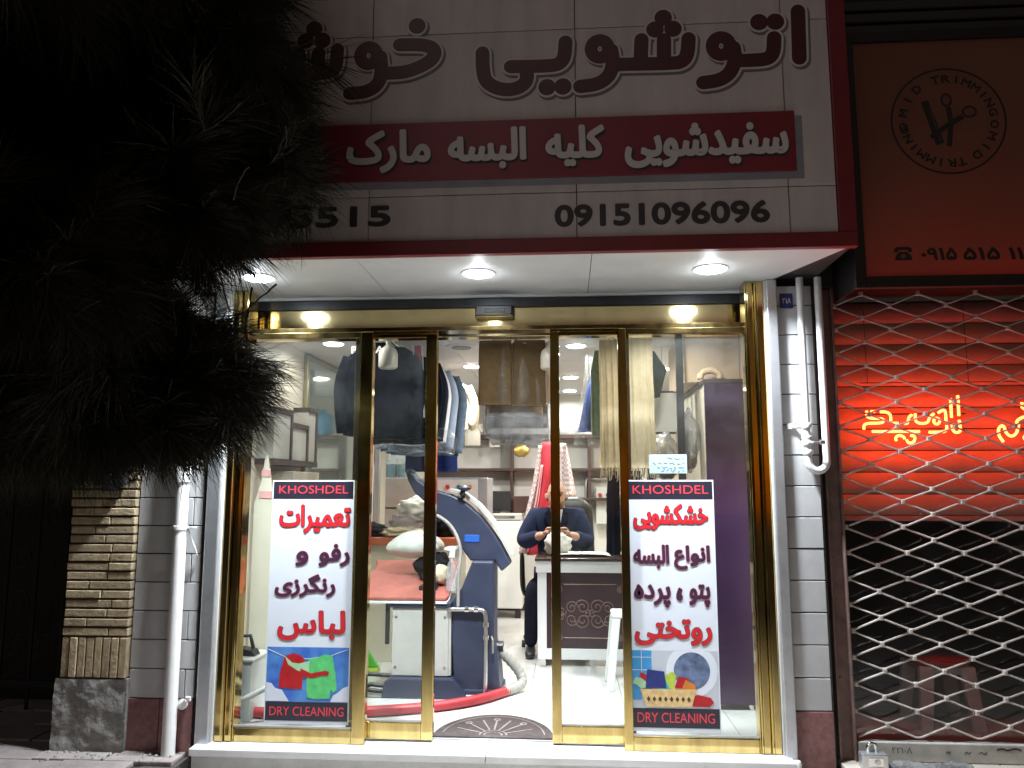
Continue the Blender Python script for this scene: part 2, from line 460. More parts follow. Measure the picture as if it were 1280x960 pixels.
def word(name, text, box, y, m, parent, fat=0.0, depth=.002, rot=0.0, split=False):
    """a printed word filling box=(x0,x1,z0,z1), facing -y at y-depth"""
    outs = contours(text)
    xs = [p[0] for P, _ in outs for p in P]; ys = [p[1] for P, _ in outs for p in P]
    x0, x1, z0, z1 = box
    sx = (x1 - x0 - 2 * fat) / (max(xs) - min(xs)); sz = (z1 - z0 - 2 * fat) / max(1e-6, max(ys) - min(ys))
    mx, my = (max(xs) + min(xs)) / 2, (max(ys) + min(ys)) / 2
    cx, cz = (x0 + x1) / 2, (z0 + z1) / 2; cr, sr = math.cos(rot), math.sin(rot)
    def tr(p):
        a, b = (p[0] - mx) * sx, (p[1] - my) * sz
        return (cx + a * cr - b * sr, cz + a * sr + b * cr)
    faces = []
    for P, H in outs:
        loops = [[tr(p) for p in Q] for Q in [P] + H]
        flatv = [p for L in loops for p in L]
        for tri in tessellate_polygon([[Vector((a, b, 0)) for a, b in L] for L in loops]): faces.append([flatv[k] for k in tri])
        if fat:
            for L in loops: faces += stroke_faces(L, fat, True, 6)
        if split: union_mesh(MB(), faces, y - depth).build(name, m, parent); faces = []
    if split: return
    return union_mesh(MB(), faces, y - depth).build(name, m, parent)
def flat(pts, y, depth, m, name, parent):
    return MB().prism(pts, y - depth, y).build(name, m, parent)
def ribbon(mb, pts, w, y0, y1, n=10):
    """flat stroke of width w with round ends, in the x,z plane, between y0 (front) and y1"""
    P = [Vector((a, b)) for a, b in pts]; L = []; Rr = []
    for i in range(len(P)):
        t = (P[min(i + 1, len(P) - 1)] - P[max(i - 1, 0)]).normalized(); q = Vector((-t.y, t.x)) * w / 2
        L.append(P[i] + q); Rr.append(P[i] - q)
    k = len(P)
    vs = [(p.x, y0, p.y) for p in L] + [(p.x, y0, p.y) for p in Rr] + [(p.x, y1, p.y) for p in L] + [(p.x, y1, p.y) for p in Rr]
    fs = []
    for i in range(k - 1):
        fs += [(i, k + i, k + i + 1, i + 1), (i, i + 1, 2 * k + i + 1, 2 * k + i), (k + i, 3 * k + i, 3 * k + i + 1, k + i + 1)]
    mb.add(vs, fs)
    return mb
def disc(mb, cx, cz, r, y0, y1, n=20):
    return mb.prism([(cx + r * math.cos(2 * math.pi * i / n), cz + r * math.sin(2 * math.pi * i / n)) for i in range(n)], y0, y1)

# ------------------------------------------------------------------ lamps
def downlight(x, y, z, r, label, group, power, col, lens='lamp_cool', up=0, spread=165):
    t = thing('downlight', label, 'lamp', (x, y, z), group)
    MB().lathe((x, y, z), [(r + .012, -.004), (r + .014, .0), (r, .002)], 24).build('trim_ring', 'white_panel', t, smooth=True, sharp=40)
    MB().lathe((x, y, z), [(r * .9, -.011), (r * .96, -.009), (r * .98, -.0045)], 24).build('lens', lens, t)
    if up:
        l = bpy.data.lights.new('soffit_fill', 'POINT'); l.shadow_soft_size = .03; l.energy = up; l.color = col  # extra point lamp added below the lens to brighten the soffit around it
        o = bpy.data.objects.new('soffit_fill', l); COL.objects.link(o); o.parent = t; o.location = (0, 0, -.055)
    if power:
        l = bpy.data.lights.new('downlight_light', 'AREA'); l.shape = 'DISK'; l.size = r * 1.7; l.energy = power; l.color = col; l.spread = R(spread)
        o = bpy.data.objects.new('downlight_light', l); COL.objects.link(o); o.parent = t; o.location = (0, 0, -.016)
    return t

for w_ in ('سفیدشویی', 'کلیه', 'البسه', 'مارک', 'دار', '09151096096', '35515', 'KHOSHDEL', 'DRY CLEANING', 'تعمیرات', 'رفو', 'و', 'رنگرزی', 'لباس', 'خشکشویی', 'انواع', 'پتو', '،', 'پرده', 'روتختی', '۰۹۱۵', '۵۱۵', '۱۱', '۴۱۸', '۴۲۱۰۸', 'PUMA', *'OMIDTRNG'):
    contours(w_)

# ------------------------------------------------------------------ measured strokes, metres (x, z)
BIG_STROKES = [
    [[1.164, 3.93], [1.159, 3.683]],
    [[1.043, 3.794], [1.037, 3.717], [1.012, 3.686], [0.961, 3.68], [0.855, 3.681]],
    [[0.844, 3.751], [0.851, 3.686], [0.826, 3.619], [0.771, 3.58], [0.691, 3.572]],
    [[0.626, 3.807], [0.619, 3.724], [0.594, 3.686], [0.547, 3.679], [0.249, 3.685]],
    [[0.505, 3.806], [0.502, 3.69]],
    [[0.394, 3.811], [0.387, 3.694]],
    [[0.243, 3.762], [0.252, 3.688], [0.231, 3.623], [0.172, 3.582], [0.086, 3.575]],
    [[0.015, 3.815], [0.01, 3.734], [-0.017, 3.696], [-0.079, 3.69], [-0.261, 3.694]],
    [[-0.182, 3.679], [-0.178, 3.61], [-0.231, 3.572], [-0.314, 3.572], [-0.386, 3.613], [-0.403, 3.677], [-0.405, 3.774]],
    [[-0.83, 3.836], [-0.693, 3.831], [-0.645, 3.799], [-0.657, 3.751], [-0.72, 3.712], [-0.804, 3.683], [-0.917, 3.684]],
    [[-0.929, 3.773], [-0.92, 3.69], [-0.937, 3.624], [-0.993, 3.586], [-1.083, 3.581]],
    [[-1.155, 3.823], [-1.158, 3.722], [-1.196, 3.698], [-1.275, 3.692], [-1.549, 3.697]],
    [[-1.253, 3.809], [-1.252, 3.7]],
    [[-1.357, 3.81], [-1.356, 3.7]],
    [[-1.716, 3.828], [-1.669, 3.758], [-1.695, 3.703], [-1.827, 3.705]],
    [[-1.946, 3.991], [-1.936, 3.761], [-2.002, 3.688], [-2.107, 3.707], [-2.128, 3.815]],
]
BIG_RINGS = [
    [0.784, 3.761],
    [0.186, 3.771],
    [-0.991, 3.783],
]
BIG_DOTS = [
    [0.973, 3.88],
    [1.052, 3.879],
    [0.504, 3.924],
    [0.462, 3.863],
    [0.551, 3.863],
    [-0.079, 3.577],
    [0.0, 3.578],
    [-0.742, 3.935],
    [-1.28, 3.942],
    [-1.323, 3.877],
    [-1.235, 3.876],
]
NEON = [
    [[1.683, 2.017], [1.68, 1.975], [1.766, 1.974], [1.774, 1.961], [1.761, 1.947], [1.664, 1.948], [1.662, 1.913]],
    [[1.705, 2.013], [1.727, 2.013]],
    [[1.757, 2.011], [1.794, 2.01], [1.812, 1.993], [1.811, 1.959]],
    [[1.822, 1.947], [1.85, 1.947]],
    [[1.885, 1.944], [1.902, 1.946], [1.909, 1.981], [1.927, 1.993]],
    [[1.945, 2.0], [1.943, 1.946], [2.009, 1.944], [2.021, 1.98], [2.046, 1.999]],
    [[2.074, 1.957], [2.072, 1.95], [2.067, 1.944], [2.061, 1.941], [2.053, 1.941], [2.047, 1.944], [2.043, 1.95], [2.042, 1.957], [2.044, 1.965], [2.049, 1.97], [2.056, 1.974], [2.063, 1.974], [2.069, 1.97], [2.073, 1.964], [2.074, 1.957]],
    [[2.069, 2.003], [2.096, 2.02], [2.109, 2.014], [2.108, 1.957]],
    [[2.11, 1.934], [2.108, 1.896], [2.013, 1.896]],
    [[2.141, 2.084], [2.139, 1.976]],
    [[2.181, 2.099], [2.179, 1.986]],
    [[2.179, 1.963], [2.179, 1.95]],
    [[2.139, 1.945], [2.141, 1.894], [2.183, 1.894], [2.18, 1.945]],
    [[1.706, 1.901], [1.962, 1.9]],
    [[1.833, 1.847], [1.83, 1.87], [1.853, 1.88], [1.877, 1.87], [1.878, 1.857]],
    [[1.889, 1.855], [1.898, 1.834], [1.928, 1.839], [1.938, 1.873], [1.912, 1.878]],
    [[2.405, 1.841], [2.383, 1.875], [2.383, 1.913], [2.402, 1.932], [2.416, 1.925], [2.422, 1.89], [2.447, 1.867], [2.48, 1.886], [2.493, 1.936]],
    [[2.483, 1.943], [2.488, 1.961], [2.533, 1.983], [2.628, 1.986], [2.643, 2.068]],
    [[2.521, 2.058], [2.517, 2.031], [2.543, 2.015]],
    [[2.525, 1.878], [2.512, 1.856], [2.551, 1.844], [2.66, 1.848], [2.679, 1.908]],
]

# ================================================================== the setting outside
structure(MB().box(-40, 40, -40, 30, -.3, 0), 'ground', 'street_paving')
# raised paving on the left, one slab after another
pv = structure(MB().box(-5.2, -2.05, -1.3, .95, 0, .145), 'pavement', 'slab_joint')
proto = None
for j in range(8):
    for i in range(8):
        x0 = -5.18 + i * .39 + (.19 if j % 2 else 0); y0 = -1.29 + j * .28
        if x0 + .38 > -2.06: continue
        b = MB().box(x0, x0 + .38, y0, y0 + .27, .145, .172)
        o = b.build('paving_slab', 'slab', pv, bevel=.006)
        o.location = (0, 0, random.uniform(-.006, .006))
b = MB()
for k in range(90):                                        # crumbled mortar along the foot of the pillar
    x = random.uniform(-2.85, -2.1); y = -.07 - abs(random.gauss(0, .05)); r = random.choice((.003, .004, .005, .007, .012))
    b.lathe((x, y, .170), [(r, 0), (r * .9, r * .5), (r * .4, r)], 6)
tag(b.build('rubble', 'concrete', loc=(-2.45, -.08, .17)), 'crumbs of mortar on the paving at the foot of the brick pillar', 'rubble', kind='stuff')
# tiled ledge before the neighbour's shutter
lg = structure(MB().box(1.39, 4.2, -.42, .95, 0, .166), 'ledge', 'slab_joint')
for i in range(7):
    for j in range(4):
        MB().box(1.392 + i * .4, 1.392 + i * .4 + .396, -.42 + j * .34, -.42 + j * .34 + .336, .166, .19).build('ledge_tile', 'ledge', lg, bevel=.002)
# dark masonry over and round the shops
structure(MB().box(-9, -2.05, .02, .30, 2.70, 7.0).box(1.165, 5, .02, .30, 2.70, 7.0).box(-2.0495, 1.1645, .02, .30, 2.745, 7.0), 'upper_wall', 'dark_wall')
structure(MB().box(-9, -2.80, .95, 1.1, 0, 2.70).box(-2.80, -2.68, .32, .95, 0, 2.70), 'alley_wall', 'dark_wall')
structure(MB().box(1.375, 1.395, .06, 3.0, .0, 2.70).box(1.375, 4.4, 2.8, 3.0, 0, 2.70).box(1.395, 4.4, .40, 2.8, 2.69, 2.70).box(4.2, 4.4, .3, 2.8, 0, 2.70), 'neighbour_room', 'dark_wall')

# ------------------------------------------------------------------ brick pillar
t = thing('brick_pillar', 'narrow ochre brick pillar on a rough concrete plinth', 'pillar', (-2.61, .1, .17))
MB().box(-2.795, -2.425, -.035, .32, .52, 2.7).build('core', 'mortar', t)
random.seed(3)
z = .775; row = 0
while z < 2.66:
    js = -.06 if row % 2 else .07
    xs = [-2.80, -2.80 + random.uniform(.13, .25), -2.42] if row % 3 else [-2.80, -2.42 - random.uniform(.1, .16), -2.42]
    for a, c in zip(xs, xs[1:]):
        d = random.uniform(-.004, .004); e = random.uniform(-.006, .006)
        MB().box(a + .003 + (e if a == xs[0] else 0), c - .003, -.05 + d, .02, z + .004, z + .044).build('brick', 'brick_clay', t, bevel=.004)
    z += .0505; row += 1
for i in range(8):
    a = -2.80 + i * .0475
    MB().box(a + .003, a + .0445, -.05 + random.uniform(-.004, .004), .02, .555, .768).build('soldier_brick', 'brick_clay', t, bevel=.004)
# rough plinth
def plinth(u, v):
    x = -2.815 + .405 * u; z = .15 + .40 * v
    y = -.062 + .012 * noise.noise(Vector((x * 9, 1, z * 9))) + .006 * noise.noise(Vector((x * 30, 4, z * 30)))
    return (x, y, z)
b = MB().grid(plinth, 26, 26); b.box(-2.815, -2.41, -.045, .3, .15, .549)
b.build('plinth', 'concrete', t, smooth=True, sharp=50)
# electricity meter on the pillar
t = thing('meter_box', 'small grey meter box with dark dial on the brick pillar', 'meter', (-2.55, -.05, 1.57))
MB().box(-2.64, -2.46, -.12, -.052, 1.60, 1.83).build('case', 'dark_rail', t, bevel=.02)
MB().lathe((-2.55, -.12, 1.72), [(.065, 0), (.065, .02), (.055, .03)], 20, 'y').build('dial', 'black_plastic', t, smooth=True, sharp=40)
MB().box(-2.59, -2.51, -.118, -.06, 1.57, 1.60).build('terminal_cover', 'black_plastic', t, bevel=.005)

# ------------------------------------------------------------------ tiled pillars
t = thing('tiled_pillar', 'pale block tiled pillar behind the white downpipe, red granite foot', 'pillar', (-2.23, .1, 0))
MB().box(-2.419, -2.047, .0, .31, .02, 2.7).build('core', 'tile_joint', t)
z = .445; row = 0
while z < 2.69:
    xs = [-2.42, -2.20, -2.046] if row % 2 else [-2.42, -2.10, -2.046]
    for a, c in zip(xs, xs[1:]):
        MB().box(a + .003, c - .002, -.014 + random.uniform(-.0015, .0015), .01, z + .003, min(z + .1525, 2.699)).build('tile', 'wall_tile', t, bevel=.0025)
    z += .1555; row += 1
for a, c, z0, z1 in ((-2.42, -2.235, .02, .442), (-2.232, -2.046, .02, .442)):
    MB().box(a, c, -.02, .01, z0, z1).build('granite_tile', 'granite', t, bevel=.003)
t = thing('tiled_pillar', 'pale block tiled pillar beside the two curved pipes, red granite foot', 'pillar', (1.27, .1, 0))
MB().box(1.168, 1.372, .0, .31, .02, 2.7).build('core', 'tile_joint', t)
z = .445
while z < 2.69:
    MB().box(1.167, 1.358, -.014 + random.uniform(-.0015, .0015), .01, z + .003, min(z + .162, 2.699)).build('tile', 'wall_tile', t, bevel=.0025)
    z += .165
MB().box(1.166, 1.362, -.02, .01, .02, .442).build('granite_tile', 'granite', t, bevel=.003)

# house number plate
t = thing('number_plate', 'small dark blue house number plate high on the pale pillar', 'plate', (1.222, -.015, 2.574))
MB().box(1.187, 1.257, -.021, -.015, 2.574, 2.657).build('plate', 'number_blue', t, bevel=.002)
word('digits', '۴۱۸', (1.20, 1.245, 2.60, 2.63), -.021, 'letter_white', t)

# ------------------------------------------------------------------ pipes
def pipe_bracket(mb, x, z, y=-.07, r=.04):
    mb.lathe((x, y, z), [(r, -.012), (r, .012)], 16); mb.box(x - .008, x + .008, y, -.01, z - .008, z + .008)
    return mb
t = thing('downpipe', 'white plastic downpipe clamped to the tiled pillar', 'pipe', (-2.142, -.075, 0))
MB().tube([(-2.142, -.075, .0), (-2.142, -.075, 2.72)], .036, 20).build('tube', 'pvc', t, smooth=True, sharp=40)
for z in (1.37, 2.35): pipe_bracket(MB(), -2.142, z, -.075, .041).box(-2.20, -2.055, -.08, -.066, z - .006, z + .006).build('bracket', 'pvc', t, bevel=.002)
MB().lathe((-2.142, -.075, 1.62), [(.042, 0), (.043, .01), (.043, .09), (.037, .1)], 20).build('socket', 'pvc', t, smooth=True, sharp=40)
MB().tube([(-2.10, -.07, 1.36), (-2.06, -.03, 1.22)], .005, 6).build('stay', 'pvc', t)
t = thing('gas_tap', 'small white tap stub low on the granite foot beside the downpipe', 'tap', (-2.075, -.05, .40))
MB().tube([(-2.09, .0, .425), (-2.09, -.06, .425), (-2.05, -.075, .455)], [.018, .018, .014], 12).build('stub', 'pvc', t, smooth=True, sharp=50)
MB().lathe((-2.09, -.045, .425), [(.028, -.008), (.028, .008)], 14, 'y').build('collar', 'pvc', t)
MB().box(-2.06, -2.03, -.085, -.07, .45, .475).build('lever', 'pvc', t, bevel=.004)

t = thing('water_pipe', 'white pipe with valve looping from soffit to soffit on the pillar', 'pipe', (1.33, -.055, 1.68))
px, qx, py = 1.287, 1.384, -.055
MB().tube([(px, py, 2.735), (px, py, 1.93)], .0195, 16).build('riser', 'pvc', t, smooth=True, sharp=40)
MB().tube([(qx, py, 2.735), (qx, py, 1.735)], .0195, 16).build('riser', 'pvc', t, smooth=True, sharp=40)
bend = [(px, py, 1.78)] + [((px + qx) / 2 + (qx - px) / 2 * math.cos(R(a)), py, 1.735 + .055 * math.sin(R(a))) for a in range(180, 361, 15)]
MB().tube(bend, .021, 16).build('bend', 'pvc', t, smooth=True, sharp=40)
b = MB()
for z, h in ((1.905, .03), (1.845, .022), (1.765, .025)): b.lathe((px, py, z), [(.026, 0), (.028, .004), (.028, h - .004), (.026, h)], 16)
b.lathe((px, py, 1.77), [(.018, 0), (.018, .15)], 14)
b.build('coupling', 'pvc', t, smooth=True, sharp=40)
v = MB().lathe((px, py, 1.815), [(.027, 0), (.032, .012), (.027, .028)], 14).build('valve', 'pvc', t, smooth=True, sharp=40)
MB().tube([(px, py - .02, 1.828), (px + .02, py - .05, 1.828), (px + .055, py - .055, 1.828)], .007, 8).lathe((px + .06, py - .055, 1.828), [(.013, -.012), (.013, .012)], 10, 'x').build('handle', 'steel', v, smooth=True, sharp=40)
MB().tube([(px - .08, -.012, 1.92), (px - .045, -.045, 1.915), (px, py - .01, 1.915)], .010, 8).box(px - .095, px - .06, -.03, -.014, 1.905, 1.935).build('clamp', 'pvc', t)
t = thing('pipe_stub', 'short white capped pipe stub at the foot of the granite', 'pipe', (1.16, -.07, .0))
MB().tube([(1.15, -.085, .0), (1.15, -.085, .19)], .016, 12).build('tube', 'pvc', t, smooth=True, sharp=40)
MB().lathe((1.15, -.085, .18), [(.021, 0), (.022, .03), (.016, .042)], 14).build('cap', 'pvc', t, smooth=True, sharp=40)

# ------------------------------------------------------------------ dark gate in the alley mouth
t = thing('iron_gate', 'black wrought iron gate with scrolls in the dark alley', 'gate', (-3.6, .7, .17))
for i in range(9):
    MB().tube([(-4.5 + i * .2, .7, .17), (-4.5 + i * .2, .7, 2.3)], .012, 8).build('bar', 'gate_iron', t)
for z in (.3, 2.2): MB().box(-4.55, -2.85, .685, .715, z, z + .05).build('rail', 'gate_iron', t)
for i in range(8):
    for k in range(6):
        s = MB(); cz = .55 + k * .28; cx = -4.4 + i * .2
        s.tube([(cx + .07 * (1 - a / 540) * math.cos(R(a)), .69, cz + .10 * (1 - a / 540) * math.sin(R(a))) for a in range(0, 450, 30)], .008, 6)
        s.build('scroll', 'gate_iron', t)

# ================================================================== fascia sign
t = thing('fascia_sign', 'cream fascia sign box with red border and maroon lettering over the shop', 'sign', (-.44, -.33, 2.73))
SIGN = t
FY = -.65
xs = [-2.26, -2.01, -.971, .062, 1.078, 1.302]; zs = [2.796, 3.028, 3.887, 4.24]
for a, c in zip(xs, xs[1:]):
    for e, g in zip(zs, zs[1:]):
        MB().box(a + .0022, c - .0022, FY, FY + .02, e + .0022, g - .0022).build('panel', 'sign_panel', t, bevel=.0015, seg=1)
MB().box(-2.35, 1.384, FY + .012, .015, 2.745, 4.30).build('box', 'neigh_band', t)
bd = 'sign_red'
MB().box(-2.345, 1.386, FY - .012, FY + .03, 2.722, 2.796).build('border', bd, t, bevel=.004)
MB().box(1.302, 1.386, FY - .0118, FY + .03, 2.7965, 4.2395).build('border', bd, t, bevel=.004)
MB().box(-2.345, -2.26, FY - .0118, FY + .03, 2.7965, 4.2395).build('border', bd, t, bevel=.004)
MB().box(-2.345, 1.386, FY - .012, FY + .03, 4.24, 4.305).build('border', bd, t, bevel=.004)
# main lettering: white outline and grey shade under maroon strokes
SETS = [('alef', (0,), (), ()), ('to', (1, 2), (0,), (0, 1)), ('sho', (3, 4, 5, 6), (1,), (2, 3, 4)), ('yi', (7, 8), (), (5, 6)), ('kho', (9, 10), (2,), (7,)), ('sh', (11, 12, 13), (), (8, 9, 10)), ('d', (14,), (), ()), ('l', (15,), (), ())]
def lettering(name, m, grow, y, dx=0, dz=0):
    for _, ss, rr, dd in SETS:
        F = []
        for i in ss: F += stroke_faces(smoothline([(p[0] + dx, p[1] + dz) for p in BIG_STROKES[i]], 3), .0355 + grow, False, 16)
        for i in rr:
            c = BIG_RINGS[i]
            F += stroke_faces([(c[0] + dx + .043 * math.cos(q), c[1] + dz + .047 * math.sin(q)) for q in [2 * math.pi * k / 28 for k in range(28)]], .0325 + grow * .6, True, 8)
        for i in dd:
            c = BIG_DOTS[i]; F.append([(c[0] + dx + (.0435 + grow) * math.cos(2 * math.pi * k / 24), c[1] + dz + (.0435 + grow) * math.sin(2 * math.pi * k / 24)) for k in range(24)])
        union_mesh(MB(), F, y).build(name, m, SIGN)
lettering('letter_shade', 'letter_shadow', .014, FY - .0008, .008, -.011)
lettering('letter_outline', 'letter_white', .011, FY - .0020)
lettering('letter', 'letter_maroon', 0, FY - .0032)
# red band with printed grey edge
YB = FY - .0005
MB().box(-2.1, 1.156, YB - .002, YB, 3.067, 3.385).build('band_edge', 'band_edge', t)
MB().box(-2.1, 1.119, YB - .010, YB, 3.105, 3.408).build('band', 'sign_band', t, bevel=.001, seg=1)
for n_, w_, bx in (('سفیدشویی', 1, (.298, 1.084, 3.134, 3.359)), ('کلیه', 1, (-.089, .201, 3.153, 3.367)), ('البسه', 1, (-.574, -.183, 3.152, 3.369)),
                   ('مارک', 1, (-1.088, -.660, 3.145, 3.373)), ('دار', 1, (-1.48, -1.20, 3.151, 3.360))):
    word('word_shade', n_, (bx[0] + .008, bx[1] + .008, bx[2] - .008, bx[3] - .008), YB - .0102, 'digit_ink', t, fat=.012, depth=.0012)
    word('word', n_, bx, YB - .0155, 'letter_white', t, fat=.0085, depth=.0015)
word('digit', '09151096096', (-.047, .985, 2.850, 2.964), FY - .0005, 'digit_ink', t, fat=.006, split=True)
word('digit', '35515', (-1.50, -.858, 2.874, 2.984), FY - .0005, 'digit_ink', t, fat=.006, split=True)
# soffit of the sign box
xs = [-2.26, -1.05, .135, 1.15]
for i, (a, c) in enumerate(zip(xs, xs[1:])):
    MB().slab([(a + .002, FY + .035), (c - .002 if i < 2 else c + .21, FY + .035), (c - .002, -.045), (c - .002, .193), (a + .002, .193)], 2.732, 2.742).build('soffit_panel', 'white_panel', t, bevel=.001, seg=1)
MB().box(-2.26, 1.352, FY + .031, FY + .034, 2.7315, 2.75).build('soffit_trim', 'aluminium', t)
for x, lb in ((-1.672, 'bright cool downlight in the soffit, half hidden behind pine needles'), (-.462, 'bright cool downlight in the soffit over the door opening'), (.765, 'bright cool downlight in the soffit near the curved pipes')):
    downlight(x, -.285, 2.731, .078, lb, 'soffit downlights', 70, (.86, .93, 1.0), up=.8, spread=140)

# ================================================================== shop entrance
t = thing('entrance_frame', 'polished brass entrance frame with brushed aluminium edge strips', 'door frame', (-.44, 0, .225))
MB().box(-2.04, 1.162, .20, .30, 2.48, 2.655).build('head_beam', 'brass_satin', t, bevel=.004)
MB().box(-2.04, 1.162, .192, .30, 2.656, 2.712).build('dark_head', 'dark_rail', t, bevel=.003)
MB().box(-2.04, 1.162, .180, .30, 2.713, 2.7315).build('head_trim', 'white_panel', t, bevel=.003)
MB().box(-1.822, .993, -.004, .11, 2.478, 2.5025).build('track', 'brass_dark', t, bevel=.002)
for s, xs in ((0, (-1.925, -1.883, -1.868, -1.834, -1.823)), (1, (1.100, 1.060, 1.045, 1.006, .994))):
    for k, (a, c) in enumerate(zip(xs, xs[1:])):
        d = (-.016, -.026, -.012, -.022)[k]
        MB().box(min(a, c) + .0006, max(a, c) - .0006, d, .10, .226, 2.731).build('jamb', 'brass', t, bevel=.006)
MB().box(-2.012, -1.936, -.055, .06, .0, 2.73).build('edge_strip', 'aluminium', t, bevel=.006)
MB().box(1.106, 1.1645, -.055, .06, .0, 2.73).build('edge_strip', 'aluminium', t, bevel=.006)
MB().box(-1.9355, -1.9255, -.03, .05, .226, 2.731).build('bead', 'pvc', t)
MB().box(1.1005, 1.1055, -.03, .05, .226, 2.731).build('bead', 'pvc', t)
MB().box(-2.046, -2.013, .0, .06, .0, 2.73).build('shadow_gap', 'dark_rail', t)
s = thing('door_sensor', 'black motion sensor box mounted on the brass head beam', 'sensor', (-.415, .15, 2.585))
MB().box(-.525, -.306, .11, .1495, 2.59, 2.65).build('case', 'black_plastic', s, bevel=.008)
MB().box(-.47, -.35, .106, .11, 2.605, 2.63).build('lens', 'leather', s, bevel=.002)
MB().box(-.531, -.300, .15, .1995, 2.585, 2.655).build('backplate', 'black_plastic', s, bevel=.006)
def panel(name, label, x0, x1, sl, sr, y0, y1, z0, zb, zt, z1, grp):
    t = thing(name, label, 'door' if 'door' in name else 'window', ((x0 + x1) / 2, (y0 + y1) / 2, z0), grp)
    MB().box(x0, x0 + sl, y0, y1, z0, z1).build('stile', 'brass', t, bevel=.005)
    MB().box(x1 - sr, x1, y0, y1, z0, z1).build('stile', 'brass', t, bevel=.005)
    MB().box(x0 + sl + .0005, x1 - sr - .0005, y0 + .004, y1 - .004, z0, zb).build('bottom_rail', 'brass', t, bevel=.005)
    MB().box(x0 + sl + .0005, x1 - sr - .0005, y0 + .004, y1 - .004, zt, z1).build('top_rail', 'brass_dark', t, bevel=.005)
    ym = (y0 + y1) / 2
    MB().box(x0 + sl - .006, x1 - sr + .006, ym - .004, ym + .004, zb - .006, zt + .006).build('glass', 'glass', t)
    b = MB().box(x0 + sl, x1 - sr, y0 + .012, ym - .006, zb + .0005, zb + .010)
    b.build('glazing_bead', 'aluminium', t)
    return t
panel('fixed_window', 'brass framed glass panel carrying the repairs poster', -1.822, -1.094, .006, .074, -.014, .046, .226, .300, 2.44, 2.477, 'fixed glass panels')
panel('fixed_window', 'brass framed glass panel carrying the laundry basket poster', .292, .993, .047, .006, -.014, .046, .226, .300, 2.44, 2.477, 'fixed glass panels')
panel('sliding_door', 'brass glass sliding door slid back, before the blue steam press', -1.215, -.735, .05, .066, .052, .10, .236, .325, 2.45, 2.477, 'sliding door leaves')
panel('sliding_door', 'brass glass sliding door slid back, before the desk', -.088, .36, .052, .05, .052, .10, .236, .325, 2.45, 2.477, 'sliding door leaves')
# marble step
st = structure(MB().box(-2.0, 1.13, -.10, .11, .0, .184), 'door_step', 'marble_edge')
for a, c in ((-2.005, -.432), (-.428, 1.135)):
    MB().box(a, c, -.128, .11, .184, .225).build('marble_slab', 'marble', st, bevel=.006)

# ------------------------------------------------------------------ posters
def poster(x0, x1, z0, z1, label, words, hx, fx):
    t = thing('poster', label, 'poster', ((x0 + x1) / 2, -.0, z0), 'posters on the glass')
    y = .0115
    MB().box(x0, x1, y - .0012, y, z0, z1).build('sheet', 'print_white', t)
    f = y - .0013
    MB().box(x0 + .006, x1 - .006, f - .0006, f, z1 - .104, z1 - .008).build('header', 'print_black', t)
    MB().box(x0 + .006, x1 - .006, f - .0006, f, z0 + .018, z0 + .116).build('footer', 'print_black', t)
    word('heading', 'KHOSHDEL', hx, f - .0007, 'print_letter_red', t, fat=.0, depth=.0005)
    word('footing', 'DRY CLEANING', fx, f - .0007, 'print_letter_red', t, fat=.0, depth=.0005)
    for w_, c, bx in words:
        word('word_outline', w_, (bx[0] - .002, bx[1] + .002, bx[2] - .002, bx[3] + .002), f, 'print_pink' if c == 'p' else 'print_plum', t, fat=.0070, depth=.0005)
        word('word', w_, bx, f - .0014, 'print_plum' if c == 'p' else 'print_red', t, fat=.0046, depth=.0005)
    return t, f
PL, f = poster(-1.657, -1.188, .318, 1.632, 'poster with red and green shirts on a clothes line',
   [('تعمیرات', 'r', (-1.612, -1.205, 1.337, 1.495)), ('رفو', 'p', (-1.379, -1.205, 1.156, 1.280)), ('و', 'p', (-1.511, -1.438, 1.157, 1.240)),
    ('رنگرزی', 'p', (-1.623, -1.280, .989, 1.114)), ('لباس', 'r', (-1.599, -1.219, .758, .917))], (-1.62, -1.222, 1.557, 1.602), (-1.627, -1.215, .362, .409))
def pic(t, name, m, pts, y): return MB().prism(pts, y - .0004, y).build(name, m, t)
mat('pic_sky', (.02, .06, .42), .4, var=.35, scale=5, col2=(.10, .30, .62)); mat('pic_cloud', (.66, .70, .78), .4, var=.08, scale=12)
mat('pic_red', (.42, .012, .015), .4, var=.2, scale=20); mat('pic_green', (.10, .52, .16), .4, var=.2, scale=20)
mat('pic_lime', (.36, .62, .36), .4, var=.1, scale=20); mat('pic_blue', (.05, .30, .60), .4, var=.1, scale=9)
mat('pic_grey', (.52, .55, .60), .4, var=.05); mat('pic_drum', (.12, .16, .26), .3, var=.7, scale=16); mat('pic_basket', (.66, .46, .20), .5, var=.25, scale=40)
mat('pic_navy', (.02, .03, .16), .4, var=.2, scale=30); mat('pic_teal', (.06, .40, .45), .4, var=.2, scale=30); mat('pic_orange', (.62, .20, .03), .4, var=.2, scale=30); mat('pic_yellow', (.45, .55, .06), .4, var=.2, scale=30)
mat('pic_brown', (.08, .04, .02), .5)
ox, oz = -1.651, .435                                     # lower left of the picture
q = lambda pts: [(ox + a, oz + c) for a, c in pts]
pic(PL, 'picture_sky', 'pic_sky', q([(0, 0), (.457, 0), (.457, .287), (0, .287)]), f)
pic(PL, 'picture_cloud', 'pic_cloud', q([(.001, .002), (.13, .002), (.11, .03), (.09, .06), (.05, .07), (.03, .095), (.001, .10)]), f - .0006)
pic(PL, 'picture_cloud', 'pic_cloud', q([(.36, .002), (.456, .002), (.456, .085), (.43, .075), (.40, .05), (.375, .035)]), f - .0006)
